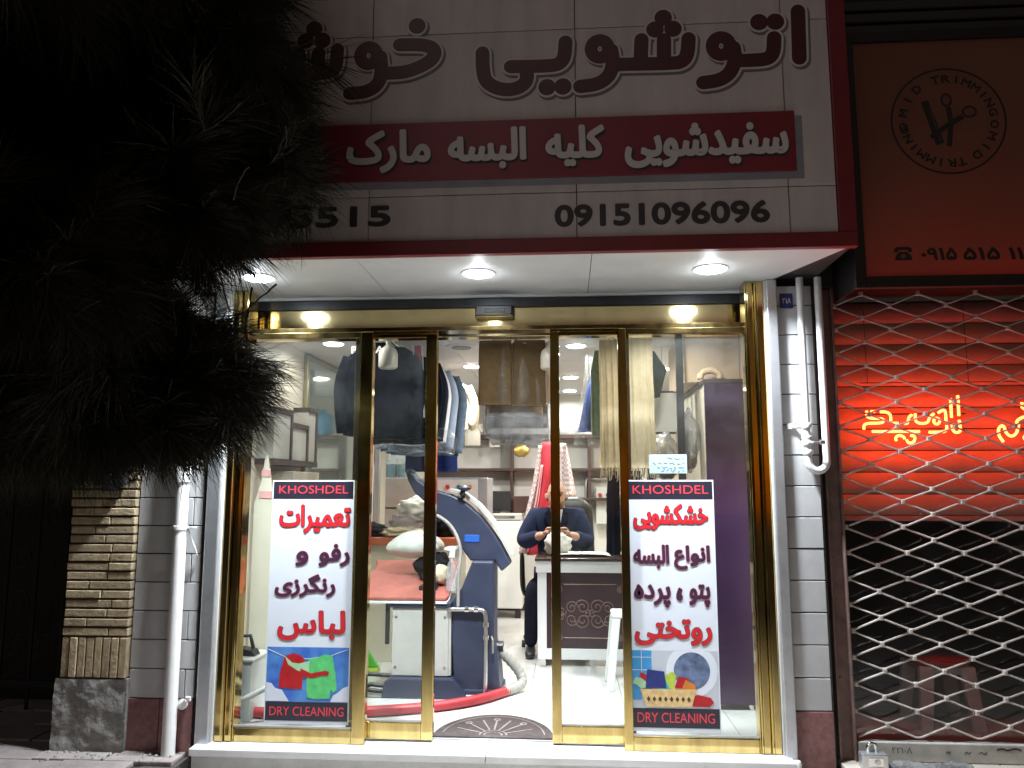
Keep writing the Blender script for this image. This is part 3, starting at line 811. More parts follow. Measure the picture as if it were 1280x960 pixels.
b = MB(); ribbon(b, [(ox + .005, oz + .275), (ox + .10, oz + .235), (ox + .23, oz + .225), (ox + .36, oz + .245), (ox + .452, oz + .278)], .003, f - .0012, f - .0006); b.build('picture_line', 'print_white', PL)
pic(PL, 'picture_shirt', 'pic_red', q([(.10, .24), (.075, .15), (.07, .075), (.10, .07), (.115, .075), (.12, .068), (.20, .066), (.205, .14), (.21, .225), (.185, .245), (.15, .255)]), f - .0013)
pic(PL, 'picture_sleeve', 'pic_red', q([(.19, .175), (.25, .15), (.33, .165), (.35, .16), (.345, .138), (.32, .14), (.25, .125), (.19, .135)]), f - .0022)
pic(PL, 'picture_shirt', 'pic_green', q([(.235, .225), (.225, .10), (.23, .025), (.27, .015), (.32, .018), (.355, .02), (.36, .07), (.375, .05), (.395, .065), (.385, .15), (.365, .245), (.32, .25), (.29, .235)]), f - .0013)
pic(PL, 'picture_scarf', 'pic_lime', q([(.10, .24), (.12, .195), (.17, .165), (.235, .145), (.24, .215), (.18, .20), (.14, .205)]), f - .0018)
PR, f = poster(.331, .796, .322, 1.632, 'poster with a basket of laundry before a washing machine drum',
   [('خشکشویی', 'r', (.361, .763, 1.362, 1.502)), ('انواع', 'p', (.574, .767, 1.153, 1.282)), ('البسه', 'p', (.357, .549, 1.158, 1.285)), ('پتو', 'p', (.649, .761, .957, 1.077)),
    ('،', 'p', (.581, .615, .991, 1.059)), ('پرده', 'p', (.357, .552, .954, 1.075)), ('روتختی', 'r', (.357, .764, .758, .893))], (.360, .768, 1.557, 1.603), (.362, .764, .366, .416))
ox, oz = .337, .440
pic(PR, 'picture_ground', 'pic_grey', q([(0, 0), (.453, 0), (.453, .292), (0, .292)]), f)
pic(PR, 'picture_tiles', 'pic_blue', q([(0, .04), (.045, .04), (.105, .10), (.105, .292), (0, .292)]), f - .0005)
b = MB()
for a in (.05,): b.prism(q([(a, .05), (a + .003, .05), (a + .003, .29), (a, .29)]), f - .0012, f - .0010)
for a in (.12, .19, .255): b.prism(q([(0, a), (.105, a), (.105, a + .003), (0, a + .003)]), f - .00135, f - .0011)
b.build('picture_grout', 'print_white', PR)
b = MB(); disc(b, ox + .315, oz + .19, .135, f - .0008, f - .0005, 40)
b.v = [(p[0], p[1], min(p[2], oz + .29)) for p in b.v]; b.build('picture_door_ring', 'print_white', PR)
b = MB(); disc(b, ox + .315, oz + .19, .095, f - .0012, f - .0009, 36); b.build('picture_drum', 'pic_drum', PR)
pic(PR, 'picture_towel', 'pic_red', q([(.30, .01), (.40, .008), (.425, .03), (.41, .055), (.34, .07), (.31, .05)]), f - .0016)
for c, pts in (('pic_navy', [(.07, .10), (.08, .195), (.17, .185), (.18, .10)]), ('pic_red', [(.04, .17), (.05, .18), (.08, .165), (.09, .13), (.05, .14)]), ('pic_lime', [(.005, .13), (.02, .155), (.05, .15), (.10, .11), (.05, .095)]),
               ('pic_teal', [(.10, .16), (.13, .175), (.17, .16), (.20, .09), (.14, .09)]), ('pic_yellow', [(.15, .15), (.21, .185), (.235, .165), (.22, .12), (.23, .09), (.17, .09)]),
               ('pic_red', [(.22, .10), (.245, .16), (.29, .15), (.33, .10)]), ('pic_orange', [(.26, .095), (.28, .145), (.33, .12), (.335, .09)])):
    pic(PR, 'picture_laundry', c, q(pts), f - .0020 - .0006 * random.random())
pic(PR, 'picture_basket', 'pic_basket', q([(.04, .095), (.335, .095), (.31, .008), (.075, .006)]), f - .0030)
b = MB()
for i in range(8):
    a = .075 + i * .03; b.prism(q([(a, .045), (a + .010, .06), (a + .020, .045), (a + .010, .03)]), f - .0038, f - .0035)
b.build('picture_weave', 'pic_brown', PR)
# handwritten note
t = thing('paper_note', 'pale blue handwritten note taped inside the glass', 'note', (.56, .04, 1.666))
MB().box(.456, .661, .0285, .0295, 1.668, 1.772).build('sheet', 'note_blue', t)
random.seed(11); b = MB()
for r_, (z, x0, x1) in enumerate(((1.748, .55, .64), (1.722, .475, .645), (1.700, .50, .64), (1.682, .52, .65))):
    x = x0
    while x < x1:
        n_ = random.randint(3, 6); pts = [(x + k * .006, z + random.uniform(-.008, .008)) for k in range(n_)]
        ribbon(b, smoothline(pts, 2), .0022, .0275, .0284); x += n_ * .006 + .006
b.build('handwriting', 'ink', t)

# ================================================================== the neighbour's shop front
t = thing('trimming_sign', 'tan barber sign panel with scissors emblem in a black frame', 'sign', (2.3, -.15, 2.6))
MB().box(1.545, 3.40, -.31, -.295, 2.664, 3.948).build('panel', 'neigh_panel', t)
MB().box(1.49, 1.50, -.2940, .015, 2.605, 4.0).build('box_side', 'neigh_frame', t)
MB().box(3.44, 3.45, -.2940, .015, 2.605, 4.0).build('box_side', 'neigh_frame', t)
MB().box(1.501, 3.439, -.2940, .015, 3.98, 4.0).build('box_top', 'neigh_frame', t)
for bx in ((1.488, 1.5445, 2.603, 4.002), (3.4005, 3.455, 2.603, 4.002)): MB().box(bx[0], bx[1], -.325, -.2945, bx[2], bx[3]).build('frame_bar', 'neigh_frame', t, bevel=.004)
for z0, z1 in ((2.603, 2.6635), (3.9485, 4.002)): MB().box(1.545, 3.40, -.325, -.2945, z0, z1).build('frame_bar', 'neigh_frame', t, bevel=.004)
ex, ez, y = 2.013, 3.497, -.3105
b = MB(); b2 = [(ex + .288 * math.cos(2 * math.pi * i / 64), ez + .288 * math.sin(2 * math.pi * i / 64)) for i in range(65)]
ribbon(b, b2, .010, y - .001, y); b.build('emblem_ring', 'neigh_ink', t)
for txt, a0, a1 in (('OMID', -97, -40), ('TRIMMING', -13, 80), ('OMID', 97, 146), ('TRIMMING', 167, 259)):
    for k, ch in enumerate(txt):
        a = R(a0 + (a1 - a0) * k / (len(txt) - 1)); r = .232
        w = .012 if ch == 'I' else .046
        cx, cz = ex + r * math.sin(a), ez + r * math.cos(a)
        word('letter', ch, (cx - w / 2, cx + w / 2, cz - .0225, cz + .0225), y, 'neigh_ink', t, fat=.002, rot=-a)
k1, k2 = .00155, .00172
e = lambda dx, dz: (ex + dx * k1, ez - dz * k2)
b = MB().prism([e(-85, -62), e(-62, -68), e(-18, 70), e(-45, 78)], y - .001, y)
b.build('emblem_comb', 'neigh_ink', t)
b = MB(); ribbon(b, [e(*p) for p in ((-60, -50), (-30, 65))], .004, y - .002, y - .0012); b.build('comb_gap', 'neigh_panel', t)
b = MB(); ribbon(b, [e(2, -42), e(8, 5), e(-4, 82)], .026, y - .0026, y - .0021); ribbon(b, [e(48, -12), e(5, 10), e(-62, 52)], .026, y - .0032, y - .0027)
for c, rx, rz in ((e(-3, -66), .024, .033), (e(70, -26), .033, .028)):
    ribbon(b, [(c[0] + rx * math.cos(q), c[1] + rz * math.sin(q)) for q in [2 * math.pi * i / 24 for i in range(25)]], .010, y - .0038, y - .0034)
b.build('emblem_scissors', 'neigh_ink', t)
# telephone sign and number
b = MB(); b.prism([(1.695, 2.750), (1.782, 2.750), (1.776, 2.776), (1.757, 2.794), (1.720, 2.794), (1.701, 2.776)], y - .001, y)
b.prism([(1.693, 2.792), (1.712, 2.792), (1.716, 2.803), (1.761, 2.803), (1.765, 2.792), (1.784, 2.792), (1.782, 2.812), (1.765, 2.820), (1.712, 2.820), (1.695, 2.812)], y - .00112, y)
b.build('telephone_mark', 'neigh_ink', t)
b = MB(); disc(b, 1.7385, 2.771, .012, y - .002, y - .0012, 16); b.build('telephone_dial', 'neigh_panel', t)
word('phone_number', '۰۹۱۵', (1.826, 2.004, 2.745, 2.812), y, 'neigh_ink', t, fat=.004)
word('phone_number', '۵۱۵', (2.034, 2.216, 2.743, 2.810), y, 'neigh_ink', t, fat=.004)
word('phone_number', '۱۱', (2.258, 2.330, 2.741, 2.806), y, 'neigh_ink', t, fat=.004)
t = thing('roof_flashing', 'dark ribbed metal flashing above the barber sign', 'flashing', (2.5, -.2, 4.0))
for z in (4.005, 4.075, 4.145): MB().box(1.40, 3.6, -.30, .015, z, z + .055).build('rib', 'neigh_band', t, bevel=.008)

# ------------------------------------------------------------------ rolling grille
t = thing('rolling_grille', 'closed diamond lattice rolling grille with white bottom bar', 'grille', (2.2, .05, .19))
GX0, GX1, HP, HH = 1.500, 3.10, .1525, .0675
GY = .05
z = .300; k = 0
clip = None
while z < 2.66:
    n_ = int((GX1 - GX0) / HP) + 1
    pts = []
    for i in range(n_ + 1):
        hi = (i + k) % 2
        pts.append((GX0 + i * HP + random.uniform(-.007, .007), GY + (.004 if k % 2 else -.004), z + (HH - .004 if hi else .004) + random.uniform(-.002, .002)))
    q_ = []
    for a, c in zip(pts, pts[1:]):
        a, c = Vector(a), Vector(c); q_ += [tuple(a.lerp(c, .08)), tuple(a.lerp(c, .92))]
    MB().tube(q_, .0058, 6).build('zigzag_rod', 'grille_paint', t, smooth=True)
    for i in range(n_ + 1):
        if (i + k) % 2:
            x = pts[i][0]
            if clip is None:
                clip = MB().box(-.011, .011, -.013, .013, -.013, .013); clip.v = [(p[0] + x, p[1] + GY, p[2] + z + HH) for p in clip.v]
                clip = clip.build('clip', 'grille_paint', t, bevel=.004, seg=1); c0 = (x, z + HH)
            else:
                o = piece(clip, (x - c0[0], 0, z + HH - c0[1])); o.rotation_euler = (0, random.uniform(-.25, .25), 0) if False else (0, 0, 0)
    z += HH; k += 1
bar = MB().box(1.492, 3.2, .025, .075, .192, .288).build('bottom_bar', 'bottom_bar', t, bevel=.006)
word('bar_mark', '۴۲۱۰۸', (1.66, 1.76, .235, .265), .0245, 'digit_ink', bar, depth=.0006)
b = MB()
for x, w in ((2.02, .03), (2.09, .04), (1.93, .02)): ribbon(b, smoothline([(x, .24), (x + w * .4, .252), (x + w * .6, .238), (x + w, .25)], 2), .004, .0238, .0249)
ribbon(b, smoothline([(2.18, .262), (2.21, .27), (2.23, .258), (2.27, .272), (2.30, .262)], 2), .009, .0236, .0248)
b.build('bar_scrawl', 'digit_ink', bar)
MB().box(2.445, 2.56, .0242, .0249, .225, .275).build('bar_sticker', 'number_blue', bar)
t = thing('guide_channel', 'rusty brown steel guide channel at the edge of the grille', 'channel', (1.44, .05, .15))
MB().box(1.397, 1.486, .052, .12, .19, 2.69).box(1.397, 1.41, .02, .052, .19, 2.69).box(1.474, 1.486, .02, .052, .19, 2.69).build('channel', 'channel', t, bevel=.003)
for z in (.6, 1.0, 1.45, 1.9): MB().lathe((1.43, .052, z), [(.008, 0), (.006, .005)], 10, 'y').build('bolt', 'channel', t)
# padlock and rag
t = thing('padlock', 'square silver shutter padlock lying at the corner of the grille', 'padlock', (1.53, -.03, .19))
o = MB().box(1.47, 1.60, -.085, -.025, .192, .262).build('case', 'aluminium', t, bevel=.008); 
MB().box(1.50, 1.575, -.088, -.085, .205, .245).build('face_plate', 'chrome', t, bevel=.003)
MB().tube([(1.515, -.045, .255), (1.515, -.045, .29), (1.53, -.045, .305), (1.55, -.045, .30), (1.555, -.045, .255)], .009, 8).build('shackle', 'chrome', t, smooth=True)
MB().lathe((1.545, -.088, .225), [(.014, 0), (.012, .008)], 12, 'y').build('key_cylinder', 'steel', t)
def ragf(u, v):
    x = 1.60 + .42 * u; y = -.055 + .07 * (v - .5) + .03 * math.sin(u * 9)
    h = .03 * math.sin(math.pi * v) ** .6 * (.55 + .45 * math.sin(u * 3.1) ** 2) + .010 * noise.noise(Vector((x * 30, y * 30, 2)))
    return (x, y, .192 + max(0, h) * (1 if 0 < v < 1 else 0))
single(MB().grid(ragf, 50, 16), 'rag', 'rag', 'crumpled grey floor rag beside the padlock', 'rag', smooth=True)

# ------------------------------------------------------------------ window, blind and neon behind the grille
t = thing('barber_window', 'dark glazed barber shop window behind the lattice grille', 'window', (2.4, .3, .19))
MB().box(1.40, 3.25, .104, .110, .25, 2.68).build('pane', 'window_glass', t)
MB().box(1.396, 3.25, .09, .125, .19, .249).build('bottom_rail', 'channel', t, bevel=.003)
t = thing('roller_blind', 'wide slatted shutter half lowered behind the neon lettering', 'shutter', (2.4, .25, 1.42))
def slat(z):
    b = MB(); n_ = 7
    prof = [(.365 + (-.022) * math.sin(math.pi * i / n_) ** .7 * (1 - .5 * i / n_), .001 + .119 * i / n_) for i in range(n_ + 1)]
    vs = [(x, y_, z + h) for x in (1.40, 3.22) for y_, h in prof] + [(x, .385, z + h) for x in (1.40, 3.22) for h in (.001, .12)]
    m_ = n_ + 1
    fs = [(i, i + m_, i + 1 + m_, i + 1) for i in range(n_)] + [(2 * m_, 2 * m_ + 1, 2 * m_ + 3, 2 * m_ + 2)]
    return b.add(vs, fs)
s0 = slat(1.43).build('slat', 'shutter', t, smooth=True, sharp=50)
for i in range(1, 10): piece(s0, (0, 0, i * .1255))
MB().box(1.40, 3.22, .350, .39, 1.400, 1.428).build('bottom_rail', 'shutter', t, bevel=.004)
t = thing('neon_sign', 'glowing orange red neon lettering behind the grille', 'neon sign', (2.1, .15, 1.8))
for s in NEON:
    MB().tube([(p[0], .150, p[1]) for p in smoothline(s, 2 if len(s) > 2 else 0)], .0075, 8).build('neon_tube', 'neon', t, smooth=True)
MB().box(1.66, 2.70, .168, .171, 2.175, 2.180).build('hanging_bar', 'black_plastic', t)
for x in (1.70, 2.25, 2.6): MB().tube([(x, .16, 2.178), (x, .16, 2.66)], .002, 5).build('hanging_wire', 'black_plastic', t)
MB().box(1.69, 2.22, .160, .166, 1.995, 2.003).build('tube_support', 'black_plastic', t)
# stool in the barber shop
t = thing('barber_stool', 'pale plastic stool with a red seat in the dark barber shop', 'stool', (2.22, .72, .19))
MB().lathe((2.22, .72, .545), [(.165, 0), (.175, .01), (.175, .03), (.16, .04)], 24).build('seat', 'stool_red', t, smooth=True, sharp=40)
for sx, sy in ((-1, -1), (1, -1), (1, 1), (-1, 1)):
    b = MB(); x0, y0 = 2.22 + sx * .115, .72 + sy * .115; x1, y1 = 2.22 + sx * .15, .72 + sy * .15
    vs = [(x0 - .045, y0 - .02, .545), (x0 + .045, y0 - .02, .545), (x0 + .045, y0 + .02, .545), (x0 - .045, y0 + .02, .545), (x1 - .035, y1 - .02, .19), (x1 + .035, y1 - .02, .19), (x1 + .035, y1 + .02, .19), (x1 - .035, y1 + .02, .19)]
    b.add(vs, [(0, 1, 2, 3), (7, 6, 5, 4), (0, 4, 5, 1), (1, 5, 6, 2), (2, 6, 7, 3), (3, 7, 4, 0)]).build('leg', 'plastic_white', t, bevel=.008)
MB().box(2.09, 2.35, .59, .85, .50, .544).build('skirt', 'plastic_white', t, bevel=.01)

# ================================================================== pine reaching in over the pavement
random.seed(21)
t = thing('pine_tree', 'large dark pine with long drooping needles beside the shop sign', 'tree', (-2.75, -1.75, 0))
tp = [(-2.75, -1.75, 0), (-2.73, -1.72, .8), (-2.70, -1.68, 1.6), (-2.64, -1.66, 2.4), (-2.60, -1.66, 3.2), (-2.58, -1.68, 4.2), (-2.57, -1.7, 5.2)]
MB().tube(tp, [.16, .14, .125, .11, .09, .065, .03], 14).build('trunk', 'bark', t, smooth=True)
limbs = MB(); shoots = []
EDGE = [(1.66, -1.85), (1.72, -1.32), (1.86, -1.08), (2.05, -1.0), (2.20, -1.08), (2.36, -1.30), (2.50, -1.17), (2.65, -1.02), (2.85, -.89), (3.18, -.87), (3.46, -.98), (3.9, -1.04), (4.95, -1.2)]   # reach of the crown over the pavement by height
def in_crown(p, slack=0.0):
    if p.z < EDGE[0][0] + .08: return False
    for (z0, x0), (z1, x1) in zip(EDGE, EDGE[1:]):
        if z0 <= p.z - .05 <= z1: return p.x < x0 + (x1 - x0) * (p.z - .05 - z0) / (z1 - z0) - .10 - slack - .20 * noise.noise(p * 2.6 + Vector((3, 1, 5))) - .36 * (p.y + 1.55)
    return p.x < -1.25 - slack
def limb(p0, d, L, r0, lvl):
    p = Vector(p0); d = Vector(d).normalized(); pts = [p.copy()]; n_ = 7
    for i in range(n_):
        d = (d + Vector((random.uniform(-.16, .16), random.uniform(-.16, .16), random.uniform(-.16, .10)))).normalized()
        if lvl == 0 and not in_crown(p + d * L / n_) and i > 1: break
        p = p + d * L / n_; pts.append(p.copy())
        if lvl < 2 and i >= 1:
            for s in range(2 if lvl else 3):
                sd = (d + Vector((random.uniform(-.9, .9), random.uniform(-.9, .9), random.uniform(-.8, .6)))).normalized()
                limb(p, sd, L * random.uniform(.30, .48), r0 * .4, lvl + 1)
    if lvl and not in_crown(pts[-1]): return
    limbs.tube([tuple(q) for q in pts], [max(.003, r0 * (1 - .8 * i / n_)) for i in range(len(pts))], 5)
    if lvl >= 1 and random.random() < (.9 if in_crown(pts[-1], .38) else .5): shoots.append(pts)
for (z, ang, el, L) in ((1.88, 10, 3, .80), (1.96, 24, 2, .92), (2.0, -8, 4, .85), (2.05, 15, 0, 1.0), (2.1, 36, 2, 1.0), (2.14, 4, 2, 1.0), (2.2, 20, -4, .7), (2.22, -10, 2, .7), (2.28, 36, -2, .80), (2.25, 2, -4, .90), (2.35, 18, -6, 1.0), (2.45, -14, 0, .95), (2.5, 30, -4, 1.1), (2.6, 8, -2, 1.1), (2.7, 22, -2, 1.15), (2.8, -6, 2, 1.12),
                        (2.9, 12, 2, 1.18), (3.0, 30, -2, 1.2), (3.1, -12, 4, 1.1), (3.2, 18, 2, 1.15), (3.3, 4, 5, 1.1), (3.45, 26, 4, 1.15), (3.6, -4, 8, 1.1), (3.75, 16, 6, 1.1), (3.9, 30, 8, 1.05), (4.1, 8, 10, 1.0), (4.3, 22, 12, .9),
                        (2.1, 75, -2, .8), (2.3, 100, 0, .9), (2.3, 150, 2, 1.0), (2.7, 200, 4, 1.1), (2.7, 70, 2, .9), (3.1, 90, 4, .9), (3.2, 130, 6, 1.1), (3.6, 230, 6, 1.1), (2.6, 265, 4, .6), (3.3, 300, 8, .7), (4.3, 60, 14, 1.0), (4.5, 330, 18, .8)):
    k = (z - 1.6) / 2.6
    base = (-2.68 + .1 * k, -1.67, z)
    if -20 < ang < 45: L *= 1.12
    limb(base, (math.cos(R(ang)) * math.cos(R(el)), math.sin(R(ang)) * math.cos(R(el)), math.sin(R(el))), L, .028, 0)
limbs.build('branches', 'bark', t)
nv = []; nf = []
def needle(p, d, L, w):
    side = d.cross(Vector((random.uniform(-1, 1), random.uniform(-1, 1), random.uniform(-1, 1))))
    if side.length < 1e-4: return
    side.normalize(); s = side * w
    m_ = p + d * L * .55 + Vector((0, 0, -.006 * L / .15)); e = p + d * L + Vector((0, 0, -.02 * L / .15))
    n0 = len(nv); nv.extend([tuple(p - s), tuple(p + s), tuple(m_ - s * .9), tuple(m_ + s * .9), tuple(e)])
    nf.extend([(n0, n0 + 1, n0 + 3, n0 + 2), (n0 + 2, n0 + 3, n0 + 4)])
for pts in shoots:
    m_ = len(pts)
    for i in range(1, m_):
        a, c = pts[i - 1], pts[i]; ax = (c - a).normalized()
        for k in range(9 if i < m_ - 1 else 20):
            p = a.lerp(c, random.random())
            rnd = Vector((random.gauss(0, 1), random.gauss(0, 1), random.gauss(0, 1))); rnd = (rnd - ax * rnd.dot(ax))
            if rnd.length < 1e-3: continue
            d = (ax * random.uniform(.7, 1.3) + rnd.normalized() * random.uniform(.35, .8)).normalized()
            needle(p, d, random.uniform(.12, .27), random.uniform(.0013, .0021))
b = MB(); b.v = nv; b.f = nf; b.mi = [0] * len(nf)
cr = b.build('crown', 'needle', t); cr['kind'] = 'stuff'

# ================================================================== inside the shop: shell
random.seed(5)
FZ = .23
fl = structure(MB().box(-2.05, 1.17, .11, 4.6, 0, .217), 'shop_floor', 'floor_joint')
ft = None
for i in range(6):
    for j in range(8):
        x0 = -2.05 + i * .6; x1 = min(x0 + .597, 1.168); y0 = .112 + j * .6; y1 = min(y0 + .597, 4.6)
        if x1 - x0 < .05 or y1 - y0 < .05: continue
        MB().box(x0, x1, y0, y1, .217, FZ).build('floor_tile', 'floor_tile', fl)
structure(MB().box(-2.2, -2.05, .312, 4.75, .1, 2.698), 'wall_left', 'inner_wall')
structure(MB().box(1.17, 1.374, .312, 4.75, .1, 2.698), 'wall_right', 'peach_wall')
structure(MB().box(-2.05, 1.17, 4.6, 4.75, .1, 2.698), 'wall_back', 'back_wall')
ce = structure(MB().box(-2.05, 1.17, .31, 4.6, 2.652, 2.698), 'ceiling', 'ceiling_joint')
for i in range(3):
    for j in range(8):
        x0 = -2.05 + i * 1.2; x1 = min(x0 + 1.196, 1.168); y0 = .312 + j * .6; y1 = min(y0 + .596, 4.598)
        if y1 - y0 < .05: continue
        MB().box(x0, x1, y0, y1, 2.640, 2.652).build('ceiling_panel', 'ceiling', ce, bevel=.003, seg=1)
for x, y, lb, w in ((-1.45, .5, 'round ceiling downlight just inside the repairs poster panel', 3), (-.42, .45, 'round ceiling downlight just inside the doorway', 4), (.62, .5, 'round ceiling downlight just inside the basket poster panel', 7), (-.816, 2.35, 'round ceiling downlight between the rack of dark jackets and the bagged trousers', 24), (.08, 1.407, 'round ceiling downlight beside the blue bagged garment', 24),
                    (.047, 3.106, 'round ceiling downlight behind the desk chair', 24), (.043, 4.17, 'round ceiling downlight close to the back wall', 14),
                    (-1.70, 1.2, 'round ceiling downlight over the stepped wall boxes', 5), (-1.70, 3.0, 'round ceiling downlight over the grey boiler cabinet', 20), (.88, 2.6, 'round ceiling downlight near the peach wall', 20)):
    downlight(x, y, 2.639, .07, lb, 'ceiling downlights', w * 1.25, (1.0, .965, .90), 'lamp_white')
t = thing('ceiling_vent', 'unlit round white vent in the shop ceiling', 'vent', (-.777, 1.38, 2.62))
MB().lathe((-.777, 1.38, 2.64), [(.09, -.012), (.12, -.006), (.125, 0)], 24).build('ring', 'ceiling', t, smooth=True, sharp=40)
MB().lathe((-.777, 1.38, 2.629), [(.07, -.008), (.075, 0)], 24).build('disc', 'ceiling_joint', t, smooth=True, sharp=40)

# ------------------------------------------------------------------ cloth and bag makers
def hang(c, prof, th, folds=5, amp=.02, seed=0, n=56, rows=26, yaw=0.0, wavy=.0):
    """closed hanging cloth: prof = [(z, half width, x shift)] from top to bottom, th = half thickness"""
    b = MB(); cx, cy = c; prof = sorted(prof, key=lambda p: -p[0]); zt, zb = prof[0][0], prof[-1][0]
    def at(z):
        for a, d in zip(prof, prof[1:]):
            if a[0] >= z >= d[0]:
                k = (a[0] - z) / max(1e-6, a[0] - d[0]); return a[1] + (d[1] - a[1]) * k, a[2] + (d[2] - a[2]) * k
        return prof[-1][1], prof[-1][2]
    cs, sn = math.cos(yaw), math.sin(yaw)
    def fn(u, v):
        z = zt + (zb - zt) * v; w, sh = at(z); q = 2 * math.pi * u
        ca, sa = math.cos(q), math.sin(q)
        x = w * math.copysign(abs(ca) ** .7, ca)
        k = .25 + .75 * v
        y = th * (.55 + .45 * v) * math.copysign(abs(sa) ** .6, sa)
        ph = x / max(w, .02) * folds * 1.6 + seed
        y += amp * k * (math.sin(ph) + .5 * math.sin(ph * 2.3 + seed * 2 + z * 3)) + amp * .8 * noise.noise(Vector((x * 6 + seed, z * 4, seed)))
        x += amp * .35 * noise.noise(Vector((z * 7, seed, u)))
        zz = z + (wavy * math.sin(ph * .8 + 1) * (1 if v > .9 else 0))
        return (cx + (x + sh) * cs - y * sn, cy + (x + sh) * sn + y * cs, zz)
    b.grid(fn, n, rows, True)
    b.f.append(list(range(n - 1, -1, -1))[::-1]); b.mi.append(0)
    b.f.append([(rows - 1) * n + k for k in range(n)][::-1]); b.mi.append(0)
    return b
def sleeve(pts, r): 
    return MB().tube(smoothline(pts, 2), r, 10)
def hanger(t, x, y, z, w=.2):
    MB().tube([(x, y, z + .05), (x + .012, y, z + .062), (x, y, z + .075), (x - .012, y, z + .062)], .0025, 6).tube([(x - w, y, z - .07), (x, y, z), (x + w, y, z - .07)], .006, 6).tube([(x, y, z), (x, y, z + .05)], .0025, 6).build('hanger', 'steel', t)
def crumple(c, rad, seed, amp=.25, sub=3, fr=2.2, flatten=None):
    bm = bmesh.new(); bmesh.ops.create_icosphere(bm, subdivisions=sub, radius=1.0)
    b = MB(); vs = []
    for v in bm.verts:
        p = v.co.copy()
        d = amp * noise.noise(p * fr + Vector((seed * 3.1, seed, 0))) + amp * .8 * abs(noise.noise(p * fr * 2.7 + Vector((seed, 7, seed)))) 
        p = p * (1 + d); q_ = Vector((c[0] + p.x * rad[0], c[1] + p.y * rad[1], c[2] + p.z * rad[2]))
        if flatten is not None and q_.z < flatten: q_.z = flatten
        vs.append(tuple(q_))
    fs = [[v.index for v in f.verts] for f in bm.faces]; bm.free()
    return b.add(vs, fs)

# ------------------------------------------------------------------ garment rails
for nm, x, y0, y1, lb in (('clothes_rail', -1.22, .62, 2.75, 'steel clothes rail carrying the dark jackets'), ('clothes_rail', .40, .80, 2.4, 'steel clothes rail carrying the beige curtains'), ('clothes_rail', -.34, .85, 1.5, 'short steel rail carrying the bagged trousers')):
    t = thing(nm, lb, 'rail', (x, (y0 + y1) / 2, 2.58), 'clothes rails')
    MB().tube([(x, y0, 2.605), (x, y1, 2.605)], .010, 8).build('bar', 'chrome', t, smooth=True)
    for y in (y0 + .03, y1 - .03): MB().tube([(x, y, 2.605), (x, y, 2.64)], .008, 8).build('hanger_rod', 'chrome', t)
def jacket(name, label, x, y, m, w, zb, seed, sl=True, th=.05, yaw=0.0, group='clothes on the jacket rail', zt=2.55):
    t = thing(name, label, name.split('_')[-1], (x, y, zb), group)
    hanger(t, x, y, zt, w * .8)
    hang((x, y), [(zt + .01, .05, 0), (zt - .02, .10, 0), (zt - .075, w * .92, 0), (zt - .2, w, 0), (zb, w * 1.0, .0)], th, 4, .016, seed, yaw=yaw, wavy=.008).build('body', m, t, smooth=True)
    if sl:
        for s in (-1, 1):
            sleeve([(x + s * w * .86, y, zt - .085), (x + s * (w + .03), y + .01, zt - .25), (x + s * (w + .015), y - .01, zt - .42), (x + s * (w - .01), y - .02, zb + .02)], [.045, .052, .052, .05, .05, .048, .046, .045, .044, .044, .043, .043, .042, .042][:len(smoothline([(0, 0)] * 4, 2))] if False else .046).build('sleeve', m, t, smooth=True)
    return t
j = jacket('sports_jacket', 'black zip sports jacket with white chest lettering, foremost on its rail', -1.25, .80, 'cloth_navy', .245, 1.935, 1, th=.055)
word('chest_lettering', 'PUMA', (-1.425, -1.205, 2.475, 2.525), .708, 'letter_white', j, fat=.002, depth=.002)
b = MB(); ribbon(b, smoothline([(-1.15, 2.55), (-1.10, 2.575), (-1.05, 2.56), (-1.00, 2.575)], 2), .012, .704, .707); b.build('chest_mark', 'letter_white', j)
j = jacket('track_jacket', 'navy track jacket with red side stripe hanging behind the black one', -1.17, .98, 'cloth_navy', .25, 1.92, 2)
b = MB(); ribbon(b, [(-1.015, 2.56), (-1.0, 2.3), (-.995, 2.06)], .045, .896, .903); b.build('stripe', 'cloth_red', j)
b = MB()
for dx in (-.032, .032): ribbon(b, [(-1.015 + dx, 2.56), (-1.0 + dx, 2.3), (-.995 + dx, 2.06)], .006, .893, .8955)
b.build('piping', 'cloth_white', j)
j = jacket('pinstripe_jacket', 'dark pinstripe suit jacket between the track jacket and pale shirt', -1.17, 1.18, 'suit_dark', .26, 1.90, 3)
b = MB()
for k in range(12): ribbon(b, [(-1.37 + k * .04, 2.45), (-1.37 + k * .04, 1.95)], .003, 1.092, 1.095)
b.build('pinstripes', 'cloth_steel', j)
jacket('white_shirt', 'white shirt with sleeve showing beside the suit jacket', -1.17, 1.38, 'cloth_white', .25, 1.90, 4, th=.04)
jacket('blue_shirt', 'pale blue shirt hanging behind the white shirt', -1.15, 1.55, 'cloth_pale_blue', .26, 1.86, 5, th=.04)
jacket('grey_blue_jacket', 'grey blue jacket hanging far along the dark jacket rail', -1.13, 1.85, 'cloth_steel', .27, 1.84, 6)
t = thing('navy_trousers', 'long navy trousers hanging lowest on the jacket rail', 'trousers', (-1.05, 2.05, 1.70), 'clothes on the jacket rail')
hanger(t, -1.10, 2.05, 2.5, .2)
hang((-1.11, 2.05), [(2.45, .20, 0), (1.715, .22, 0)], .035, 3, .014, 7).build('legs', 'cloth_blue', t, smooth=True)
j = jacket('beige_jacket', 'light beige jacket at the far end of the jacket rail', -1.10, 2.45, 'cloth_cream', .27, 2.1, 8)
t = thing('garment_bag', 'crumpled clear plastic under the hems of the dark jackets', 'plastic', (-1.0, 1.2, 1.85))
